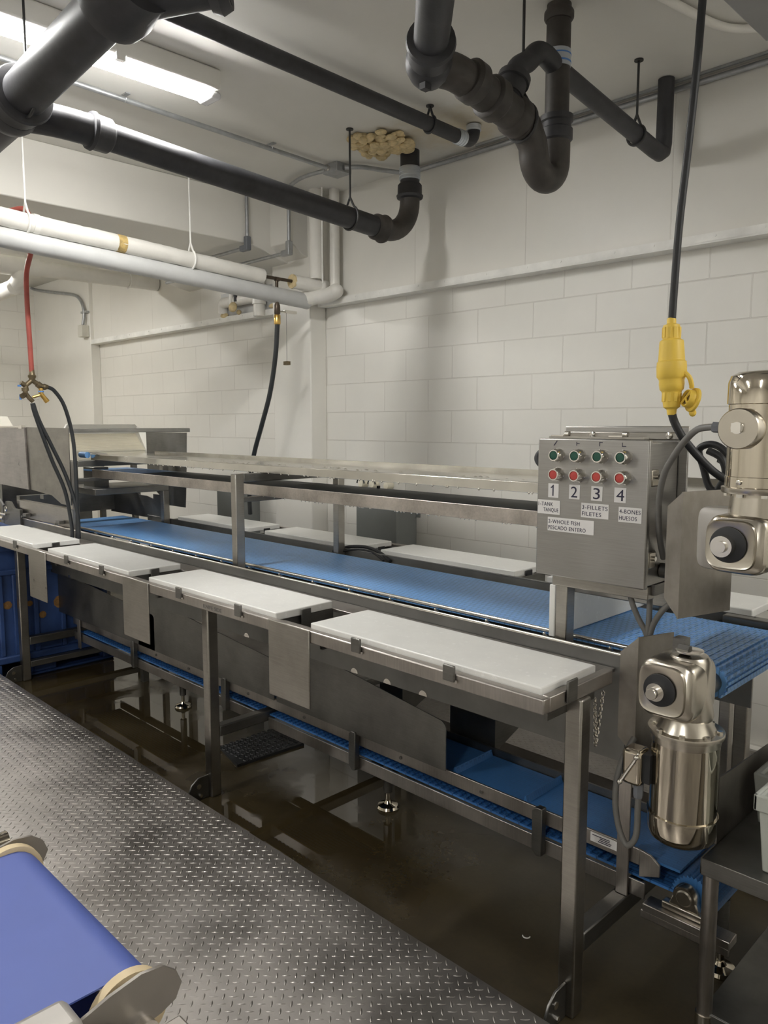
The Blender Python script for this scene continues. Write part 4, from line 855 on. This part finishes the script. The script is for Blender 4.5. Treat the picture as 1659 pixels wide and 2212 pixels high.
MB().cyl((-6.65, 1.0, 2.93), (-6.65, 3.68, 2.955), 0.062, n=24).build('pipe', M['insul'], lw)
MB().cyl((-6.65, 2.30, 2.942), (-6.65, 2.62, 2.945), 0.076, n=24).tube(smooth([(-6.65, 2.46, 2.92), (-6.65, 2.46, 2.84), (-6.70, 2.44, 2.79), (-6.85, 2.42, 2.77), (-8.6, 2.42, 2.74)]), 0.062, 20).build('tee', M['insul'], lw)
hanger('small white hanger near the wall end of the far white pipe', -6.65, 3.40, 3.26, 2.955, 0.064, True)
# pvc cluster in the wall recess
pv = thing('pipe_cluster', 'white plastic pipes and tee in a rough wall recess above the ledge', 'pipe', (-5.2, 3.64, 2.55))
MB().cyl((-5.50, 3.64, 2.655), (-4.98, 3.64, 2.655), 0.042, n=20).tube(smooth([(-5.45, 3.64, 2.655), (-5.52, 3.65, 2.65), (-5.54, 3.66, 2.58)]), 0.042, 16).build('pipe', M['pvc'], pv)
MB().cyl((-4.985, 3.62, 2.50), (-4.985, 3.62, 2.80), 0.045, n=20).lathe([(0.054, 0), (0.054, 0.12)], (-4.985, 3.62, 2.59), (0, 0, 1), 20).build('tee', M['pvc'], pv)
MB().cyl((-5.33, 3.60, 2.60), (-5.33, 3.60, 2.82), 0.018, n=14).build('pipe', M['pvc'], pv)
MB().cyl((-5.27, 3.60, 2.64), (-5.27, 3.60, 2.80), 0.016, n=14).build('black_pipe', M['black'], pv)
for c_, r_, sc_ in (((-5.31, 3.60, 2.60), 0.05, (1, 0.5, 0.8)), ((-5.52, 3.66, 2.56), 0.04, (1.3, .5, .5)), ((-4.85, 3.66, 2.57), 0.04, (1.6, .5, .5)), ((-5.3, 3.65, 2.565), 0.02, (1, 1, 1))): MB().ball(c_, r_, 7, sc_).build('foam_patch', M['foam'], pv)
MB().box(-5.60, -4.80, 3.683, 3.6885, 2.553, 2.74).build('recess_back', M['insul_g'], pv)
# ================================================================ BLACK DROP HOSE WITH VALVE
vh = thing('drop_hose', 'black drop hose with brass valve and pull cord hanging from the bare pipe', 'hose', (XI, 3.25, 1.0))
MB().cyl((XI, 3.248, 2.635), (XI, 3.248, 2.45), 0.011, n=12).lathe([(0.015, 0), (0.015, 0.03)], (XI, 3.235, 2.64), (0, 1, 0), 12).build('drop_pipe', M['copper'], vh)
MB().lathe([(0.014, 0), (0.021, 0.01), (0.021, 0.06), (0.016, 0.075)], (XI, 3.248, 2.405), (0, 0, 1), 14).build('valve', M['copper'], vh)
MB().lathe([(0.02, 0), (0.022, 0.006), (0.022, 0.06), (0.018, 0.065)], (XI, 3.248, 2.342), (0, 0, 1), 16).build('brass_coupling', M['brassb'], vh)
lv = MB().cyl((XI+.01, 3.25, 2.425), (XI+.03, 3.30, 2.428), 0.006, n=8).box(XI+.015, XI+.04, 3.29, 3.385, 2.420, 2.438).build('lever', M['bright'], vh)
MB().cyl((XI+.025, 3.305, 2.42), (XI+.025, 3.305, 2.10), 0.0016, n=6).build('pull_cord', M['greycable'], lv)
MB().box(XI+.005, XI+.045, 3.29, 3.32, 2.075, 2.10).build('cord_weight', M['brass'], lv)
MB().tube(smooth([(XI, 3.248, 2.35), (-4.30, 3.25, 2.133), (-4.369, 3.25, 1.886), (-4.472, 3.25, 1.664), (-4.573, 3.25, 1.45), (-4.66, 3.27, 1.20), (-4.70, 3.30, 1.02)]), 0.0165, 14).build('hose', M['blackhose'], vh)
# ================================================================ RED HOSE, MANIFOLD, BLACK HOSES
XH = -4.75
rh = thing('hose_drop', 'red hose looped over the white pipe, ending in a brass manifold', 'hose', (XH, 1.8, 1.85))
MB().tube(smooth([(XH-.1, 1.45, 2.86), (-4.55, 1.55, 2.80), (XI-.15, 1.60, 2.80), (XI-.04, 1.64, 2.795), (XI-.13, 1.70, 2.76), (-4.55, 1.76, 2.66), (-4.72, 1.79, 2.55), (XH, 1.795, 2.392), (XH, 1.80, 2.1), (XH, 1.801, 1.985)]), 0.0145, 14).build('red_hose', M['redhose'], rh)
mf = MB().lathe([(0.014, 0.05), (0.016, 0.03), (0.019, 0.02), (0.023, 0.018), (0.023, 0.008), (0.018, 0.0), (0.015, -0.02)], (XH, 1.802, 1.945), (0, 0, 1), 16)
mf.tube([(XH, 1.80, 1.935), (XH, 1.765, 1.905), (XH, 1.758, 1.86)], 0.014, 12).tube([(XH, 1.80, 1.935), (XH, 1.845, 1.905), (XH, 1.875, 1.897)], 0.014, 12)
mf.lathe([(0.020, 0), (0.020, 0.02)], (XH, 1.76, 1.87), (0, -.1, 1), 12).lathe([(0.019, 0), (0.019, 0.022)], (XH, 1.83, 1.915), (0, .8, -.6), 12).lathe([(0.017, 0), (0.019, 0.01), (0.012, 0.03)], (XH, 1.862, 1.898), (0, 1, 0), 12).lathe([(0.014, 0), (0.014, 0.035)], (XH, 1.765, 1.90), (0, -.8, .5), 12).lathe([(0.016, 0), (0.016, 0.03)], (XH, 1.755, 1.85), (0.5, -.6, -.3), 12).tube([(XH, 1.758, 1.86), (XH, 1.78, 1.83), (XH, 1.80, 1.81)], 0.013, 10)
mf.build('manifold', M['brass'], rh)
MB().tube([(XH, 1.85, 1.89), (XH, 1.85, 1.855), (XH, 1.885, 1.81)], [0.013, 0.014, 0.013], 12).lathe([(0.015, 0), (0.015, 0.02)], (XH, 1.872, 1.826), (0, .65, -.8), 12).tube([(XH, 1.845, 1.85), (XH, 1.80, 1.835)], 0.008, 8).build('brass_valve', M['brassb'], rh)
MB().lathe([(0.0165, 0), (0.0165, 0.008)], (XH, 1.85, 1.866), (0, 0, 1), 12).box(XH-.006, XH+.006, 1.725, 1.735, 1.82, 1.85).box(XH-.006, XH+.006, 1.718, 1.735, 1.895, 1.905).build('blue_tape', M['bluetape'], rh)
for lab, pts in (('black hose arching right from the brass manifold down to the conveyor', [(XH, 1.885, 1.898), (XH, 1.93, 1.875), (XH, 1.988, 1.778), (XH, 2.030, 1.58), (XH+.02, 2.028, 1.32), (XH+.03, 2.022, 1.112), (XH+.03, 2.015, 0.97)]),
                 ('black hose hanging leftmost from the manifold to the table gap', [(XH, 1.795, 1.80), (XH, 1.812, 1.72), (XH, 1.89, 1.471), (XH, 1.964, 1.269), (XH, 1.995, 1.06), (XH, 1.996, 0.97)]),
                 ('black hose between the other two below the manifold', [(XH, 1.80, 1.80), (XH, 1.83, 1.70), (XH, 1.893, 1.555), (XH, 1.975, 1.36), (XH+.03, 2.02, 1.15), (XH+.05, 2.018, 0.97)])):
    tag(MB().tube(smooth(pts), 0.0115, 12).build('black_hose', M['blackhose']), lab, 'hose', 'black hoses below the brass manifold')

# ================================================================ LEFT END MACHINERY
hp = thing('hopper', 'stainless discharge hopper with side plates at the left end of the line', 'hopper', (-5.3, 2.4, 1.1))
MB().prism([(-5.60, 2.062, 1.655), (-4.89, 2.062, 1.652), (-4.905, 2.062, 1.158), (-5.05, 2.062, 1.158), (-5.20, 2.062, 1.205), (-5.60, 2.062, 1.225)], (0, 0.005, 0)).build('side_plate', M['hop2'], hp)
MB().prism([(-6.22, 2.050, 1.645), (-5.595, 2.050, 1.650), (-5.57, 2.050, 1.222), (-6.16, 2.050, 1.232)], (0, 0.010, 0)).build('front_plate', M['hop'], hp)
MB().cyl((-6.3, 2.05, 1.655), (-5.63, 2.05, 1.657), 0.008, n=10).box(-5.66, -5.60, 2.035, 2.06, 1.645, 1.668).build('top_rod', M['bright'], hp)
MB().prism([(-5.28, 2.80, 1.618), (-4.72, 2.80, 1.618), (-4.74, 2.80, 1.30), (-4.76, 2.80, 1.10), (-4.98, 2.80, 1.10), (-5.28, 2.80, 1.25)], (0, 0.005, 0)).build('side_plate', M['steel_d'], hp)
MB().prism([(-5.17, 2.78, 1.17), (-5.17, 2.78, 1.06), (-5.13, 2.78, 1.03), (-5.04, 2.78, 1.03), (-4.99, 2.78, 1.08), (-4.99, 2.78, 1.17)], (0, 0.005, 0)).build('drop_tab', M['steel_d'], hp)
MB().obx((-4.80, 2.44, 1.636), (0.03, 0.78, 0.026), Matrix.Rotation(-0.23, 3, 'Z')).build('tie_bar', M['steel_d'], hp, bevel=0.003)
MB().box(-6.3, -6.24, 2.1, 2.8, 0.0, 1.22).build('support_leg', M['steel_d'], hp)
MB().box(-5.5, -5.44, 2.10, 2.78, 1.16, 1.19).build('floor_plate', M['steel_d'], hp)
wc = thing('infeed_conveyor', 'white plastic inclined belt conveyor behind the steel hopper', 'conveyor', (-6.2, 2.85, 0))
MB().prism([(-5.95, 2.46, 1.60), (-5.95, 2.50, 1.675), (-5.95, 3.06, 1.675), (-5.95, 3.13, 1.60)], (-0.03, 0, 0)).build('back_board', M['white'], wc, bevel=0.004)
bt_ = MB().prism([(-5.96, 2.5, 1.60), (-5.80, 2.5, 1.47), (-5.80, 2.5, 1.40), (-5.96, 2.5, 1.40)], (0, 0.56, 0))
for i in range(9):
    s_ = i/8; bt_.box(-5.96+.16*s_-.004, -5.96+.16*s_+.006, 2.5, 3.06, 1.595-.13*s_, 1.608-.13*s_)
bt_.build('belt', M['ivory'], wc)
MB().prism([(-6.0, 3.06, 1.66), (-5.78, 3.06, 1.62), (-5.74, 3.06, 1.48), (-5.8, 3.06, 1.38), (-6.0, 3.06, 1.38)], (0, 0.03, 0)).build('side_board', M['white'], wc)
for x, y in ((-6.6, 2.52), (-6.6, 3.06), (-5.96, 3.04)): MB().box(x-.02, x+.02, y-.02, y+.02, 0, 1.40).build('leg', M['steel_d'], wc)
MB().box(-6.62, -5.94, 2.5, 3.08, 1.37, 1.402).build('frame', M['steel_d'], wc)
tag(MB().prism([(-8.0, 2.35, 1.60), (-8.0, 2.35, 1.75), (-8.0, 2.78, 1.75), (-8.0, 2.86, 1.60)], (-0.03, 0, 0)).box(-8.1, -8.03, 2.4, 2.8, 0.0, 1.6).build('white_hopper_board', M['white']), 'white plastic board at the left frame edge, above the steel hopper', 'board')
yp = thing('fish_tank', 'dirty yellow slatted tank side behind brackets at the left frame edge', 'tank', (-7.6, 2.5, 0))
m = MB().box(-8.4, -6.75, 2.2, 2.9, 0.0, 1.30)
m.build('tank_wall', M['yell'], yp)
m = MB()
for i in range(5): m.box(-8.3, -6.80, 2.185, 2.2, 0.95+i*.045, 0.972+i*.045)
m.build('slat', M['ivory'], yp)
br = thing('take_up_bracket', 'steel take-up bracket with bolts at the left end of the main conveyor', 'bracket', (-5.95, 2.05, 0.9))
MB().prism([(-6.02, 2.03, 0.94), (-6.02, 2.03, 1.07), (-5.97, 2.03, 1.115), (-5.90, 2.03, 1.115), (-5.83, 2.03, 1.07), (-5.70, 2.03, 1.07), (-5.70, 2.03, 0.94)], (0, 0.02, 0)).build('plate', M['steel_d'], br)
MB().cyl((-6.25, 2.02, 1.015), (-5.95, 2.02, 1.015), 0.008, n=8).cyl((-6.25, 2.02, 0.985), (-6.0, 2.02, 0.985), 0.014, n=12).tube(arc((-5.93, 2.015, 1.065), (1, 0, 0), (0, 0, 1), 0.02, -2.5, 1.0, 8), 0.005, 8).build('adjuster', M['bright'], br)
MB().box(-5.80, -5.72, 2.05, 2.09, 0.90, 1.01).build('mount', M['steel_d'], br)
tag(MB().tube(smooth([(-6.4, 2.0, 1.24), (-6.25, 2.0, 1.22), (-6.08, 2.01, 1.15), (-5.98, 2.02, 1.08)]), 0.009).build('bracket_cable', M['greycable']), 'grey cable curving down to the take-up bracket at left', 'cable')
# blue bulk bin
bn = thing('bulk_bin', 'large scuffed blue plastic bulk bin standing below the left tables', 'bin', (-5.8, 2.05, 0))
BXF = -5.215
g = MB().box(-6.3, BXF-.03, 1.66, 2.44, 0.14, 0.90).box(-6.33, BXF, 1.63, 2.47, 0.86, 0.92).box(-6.33, BXF, 1.63, 2.47, 0.115, 0.165).box(-6.32, BXF-.005, 1.64, 2.46, 0.0, 0.02)
g.box(-6.32, BXF-.005, 1.64, 1.70, 0.02, 0.115).box(-6.32, BXF-.005, 1.90, 2.05, 0.02, 0.115).box(-6.32, BXF-.005, 2.38, 2.46, 0.02, 0.115)
g.build('bin_shell', M['bin'], bn, bevel=0.01)
for y in (1.70, 1.79, 1.92, 2.10, 2.24, 2.38): MB().box(BXF-.03, BXF-.008, y, y+.03, 0.165, 0.70).build('rib', M['bin'], bn, bevel=0.006)
MB().box(BXF-.03, BXF-.012, 1.64, 2.46, 0.70, 0.735).build('band', M['bin'], bn, bevel=0.006)
for y, z, r in ((1.715, 0.50, .03), (1.76, 0.50, .028), (1.90, 0.49, .02), (2.10, 0.47, .045), (1.98, 0.40, .025)): MB().lathe([(r, 0), (r*.6, .001)], (BXF-.0285, y, z), (1, 0, 0), 9).build('scuff_mark', M['binrust'], bn)
tag(MB().tube(smooth([(-5.45, 1.60, 0.78), (-5.35, 1.615, 0.84), (-5.27, 1.625, 0.86), (-5.19, 1.64, 0.90)]), 0.006).tube(arc((-5.28, 1.625, 0.875), (1, 0, 0), (0, 0, 1), 0.022, 0, 2*PI, 14), 0.004).build('bin_cord', M['greycable']), 'thin grey cord with a ring hanging at the blue bin', 'cord')
# rubber mat
m = MB(); ang = 0.12
mt = MB().prism([(-3.335, 2.12, 0), (-3.085, 2.06, 0), (-3.06, 2.46, 0), (-3.30, 2.50, 0)], (0, 0, 0.014))
for i in range(11):
    for j in range(7):
        x = -3.32+j*.037+.005*(i % 2); y = 2.12+i*.034
        mt.tube(arc((x, y, 0.0145), (1, 0, 0), (0, 1, 0), 0.011, 0, 2*PI*9/10, 9), 0.004, 5)
tag(mt.build('rubber_mat', M['black']), 'black rubber drainage mat on the wet floor behind the middle leg', 'mat')
# wall cabinets
for lab, x0, x1, y0, z0, z1 in (('grey electrical cabinet on the back wall, right of the column', -3.82, -3.45, 3.55, 0.72, 1.235), ('grey electrical cabinet on the back wall, left of the column', -5.555, -5.20, 3.57, 0.72, 1.235)):
    cbn = thing('wall_cabinet', lab, 'electrical cabinet', ((x0+x1)/2, 3.65, z0))
    MB().box(x0, x1, y0+.02, 3.748, z0, z1).build('body', M['greybox'], cbn, bevel=0.003)
    MB().box(x0-.004, x1+.004, y0, y0+.02, z0-.004, z1+.004).build('door', M['greybox'], cbn, bevel=0.004)
    MB().box(x1, x1+.035, 3.738, 3.748, z1-.17, z1-.05).build('mounting_ear', M['greybox'], cbn)
    MB().box(x0+.09, x0+.25, y0-.002, y0, z1-.075, z1-.072).build('stamped_line', M['galv'], cbn)
for lab, x in (('left white wall knob seen below the steel shelf', -3.94), ('middle white wall knob wrapped with cord below the steel shelf', -3.83), ('right plain white wall knob below the steel shelf', -3.69)):
    tt = thing('cable_clip', lab, 'wall clip', (x, 3.72, 1.25))
    MB().lathe([(0.03, 0), (0.03, 0.02), (0.022, 0.05), (0.0, 0.055)], (x, 3.748, 1.262), (0, -1, 0), 16).build('dome', M['ivory'], tt)
    if x < -3.7: MB().tube(arc((x, 3.70, 1.265), (1, 0, 0), (0, 0, 1), 0.036, 0, PI, 10), 0.005, 6).build('cord', M['blackhose'], tt)
# small box + conduit on the far wall
eb = thing('outlet_box', 'small beige box on the far left wall below a curved conduit', 'electrical box', (-8.05, 3.62, 2.57))
MB().box(-8.12, -8.02, 3.57, 3.648, 2.58, 2.70).build('box', M['beige'], eb, bevel=0.004)
MB().tube(smooth([(-9.38, 3.60, 3.235), (-9.25, 3.62, 3.20), (-8.75, 3.62, 3.115), (-8.30, 3.62, 3.04), (-8.14, 3.62, 2.97), (-8.07, 3.62, 2.88), (-8.06, 3.62, 2.80), (-8.08, 3.61, 2.70)]), 0.016, 12).build('conduit', M['galv'], eb)
MB().box(-8.12, -8.0, 3.61, 3.65, 2.825, 2.845).build('strap', M['galv'], eb)
# ================================================================ FOREGROUND BELT CONVEYOR (lower left)
fc = thing('incline_conveyor', 'short conveyor with indigo blue belt in the lower left foreground', 'conveyor', (-1.3, 0.0, 0.15))
zt, rr, ye = 0.83, 0.055, 0.50
pr = [(-1.2, zt-.003), (-1.2, zt)] + [(ye+rr*math.sin(a), zt-rr+rr*math.cos(a)) for a in [i*PI/12 for i in range(13)]] + [(-1.2, zt-2*rr), (-1.2, zt-2*rr+.003), (ye, zt-2*rr+.003), (ye+rr-.004, zt-rr), (ye, zt-.003)]
MB().prism([(-1.072, y, z) for y, z in pr], (-0.482, 0, 0)).build('belt', M['belt_f'], fc, ang=50)
for x0, x1 in ((-1.071, -1.054), (-1.574, -1.556)):
    MB().cyl((x0, ye, zt-rr), (x1, ye, zt-rr), rr+.009, n=40).build('roller_flange', M['cream'], fc)
MB().cyl((-1.60, ye, zt-rr), (-1.0, ye, zt-rr), 0.018, n=16).build('shaft', M['bright'], fc)
def sideplate(x, s, dy, dz):
    pf = [(x, y+dy, z+dz) for y, z in ((0.37, 0.79), (0.38, 0.815), (0.40, 0.838), (0.45, 0.853), (0.50, 0.862), (0.535, 0.857), (0.557, 0.838), (0.566, 0.815), (0.555, 0.792), (0.53, 0.782), (0.37, 0.755))]
    MB().prism(pf, (s*.006, 0, 0)).build('side_plate', M['plate'], fc)
sideplate(-1.02, 1, 0, 0); sideplate(-1.588, -1, 0.02, -0.025)
MB().cyl((-1.645, -1.0, 0.812), (-1.645, 0.525, 0.812), 0.02, n=16).build('guard_tube', M['mirror'], fc)
MB().box(-1.74, -1.67, -1.0, 0.50, 0.77, 0.79).build('side_frame', M['steel'], fc)
MB().box(-1.05, -0.975, -1.0, 0.400, 0.72, 0.868).build('motor_cover', M['motorg'], fc, bevel=0.014, seg=3)
MB().box(-1.012, -0.975, 0.415, 0.445, 0.74, 0.80).box(-1.013, -0.985, 0.44, 0.455, 0.79, 0.815).build('bearing_housing', M['plate'], fc, bevel=0.008)
MB().box(-1.012, -0.965, 0.47, 0.56, 0.66, 0.765).build('tension_bracket', M['plate'], fc, bevel=0.004)
MB().cyl((-1.0, 0.485, 0.775), (-0.965, 0.485, 0.775), 0.018, n=6).build('tension_nut', M['satin'], fc)
MB().obx((-0.965, 0.50, 0.435), (0.04, 0.04, 0.56), Matrix.Rotation(0.25, 3, 'X')).build('leg', M['steel'], fc, bevel=0.004)
MB().box(-1.61, -1.57, 0.18, 0.22, 0.15, 0.70).build('leg', M['steel'], fc)
MB().box(-1.57, -1.02, 0.15, 0.20, 0.60, 0.64).build('cross_tie', M['steel_d'], fc)
for x in (-1.59, -0.97): MB().box(x-.02, x+.02, -0.95, -0.91, 0.15, 0.70).build('leg', M['steel'], fc)
# ================================================================ RIGHT STEEL TABLE
rt_ = thing('steel_table', 'stainless steel table with undershelf at the lower right frame edge', 'table', (0.0, 1.95, 0))
TX0, TX1, TY0, TY1, TZ = -0.775, 0.9, 1.965, 2.60, 0.535
MB().box(TX0, TX1, TY0, TY1, TZ-.008, TZ).box(TX0, TX1, TY0-.004, TY0, TZ-.045, TZ+.002).box(TX0-.004, TX0, TY0, TY1, TZ-.045, TZ).build('top', M['steel_d'], rt_, bevel=0.003)
MB().prism([(TX0-.004, 2.06, TZ-.01), (TX0-.004, 2.06, TZ+.19), (TX0-.004, TY1, TZ+.165), (TX0-.004, TY1, TZ-.01)], (0.004, 0, 0)).build('side_splash', M['guard'], rt_)
for x, y in ((TX0+.015, TY0+.03), (TX0+.015, TY1-.03), (TX1-.03, TY0+.03), (TX1-.03, TY1-.03)):
    lg = MB().cyl((x, y, 0.0), (x, y, TZ-.008), 0.0205, n=20).build('leg', M['rail'], rt_)
    MB().lathe([(0.0235, 0), (0.0235, 0.082)], (x, y, 0.0), (0, 0, 1), 20).build('collar', M['satin'], lg)
MB().box(TX0+.01, TX1, TY0+.025, TY1-.01, 0.083, 0.09).box(TX0+.01, TX1, TY0+.021, TY0+.025, 0.065, 0.09).build('undershelf', M['steel_d'], rt_, bevel=0.002)
tb_ = thing('plastic_tub', 'grey-white plastic tub standing on the steel table at the right edge', 'tub', (-0.57, 2.06, TZ))
def taper(x0, x1, y0, y1, z0, z1, k, m=None):
    m = m or MB(); cx, cy = (x0+x1)/2, (y0+y1)/2
    b = [((x-cx)*k+cx, (y-cy)*k+cy, z0) for x, y in ((x0, y0), (x1, y0), (x1, y1), (x0, y1))]; tq = [(x, y, z1) for x, y in ((x0, y0), (x1, y0), (x1, y1), (x0, y1))]
    ti = [((x-cx)*.88+cx, (y-cy)*.88+cy, z1) for x, y, z in tq]; bi = [((x-cx)*.85+cx, (y-cy)*.85+cy, z0+.006) for x, y, z in b]
    m.add(b+tq+ti+bi, [(3, 2, 1, 0)]+[(i, (i+1) % 4, 4+(i+1) % 4, 4+i) for i in range(4)]+[(4+i, 4+(i+1) % 4, 8+(i+1) % 4, 8+i) for i in range(4)]+[(8+i, 8+(i+1) % 4, 12+(i+1) % 4, 12+i) for i in range(4)]+[(12, 13, 14, 15)]); return m
taper(-0.655, -0.49, 2.0, 2.14, TZ, TZ+.205, 0.82).build('tub_body', M['tub'], tb_, bevel=0.005)
rim = MB()
for a, b in (((-0.664, 1.992), (-0.482, 2.004)), ((-0.664, 2.136), (-0.482, 2.148)), ((-0.664, 1.992), (-0.652, 2.148)), ((-0.494, 1.992), (-0.482, 2.148))): rim.box(a[0], b[0], a[1], b[1], TZ+.165, TZ+.208)
rim.build('rim', M['tub'], tb_, bevel=0.004)
tag(taper(-0.755, -0.35, 2.25, 2.52, TZ, TZ+.15, 0.92).build('storage_bin', M['crate'], bevel=0.006), 'translucent greyish bin standing behind the plastic tub on the steel table', 'bin')
# floor scrap
tag(MB().tube(arc((-1.35, 2.01, 0.003), (1, 0, 0), (0, 1, 0), 0.012, -2.6, 0.4, 8), 0.002, 6).build('plastic_scrap', M['white']), 'tiny white curl of scrap on the wet floor by the right table leg', 'scrap')
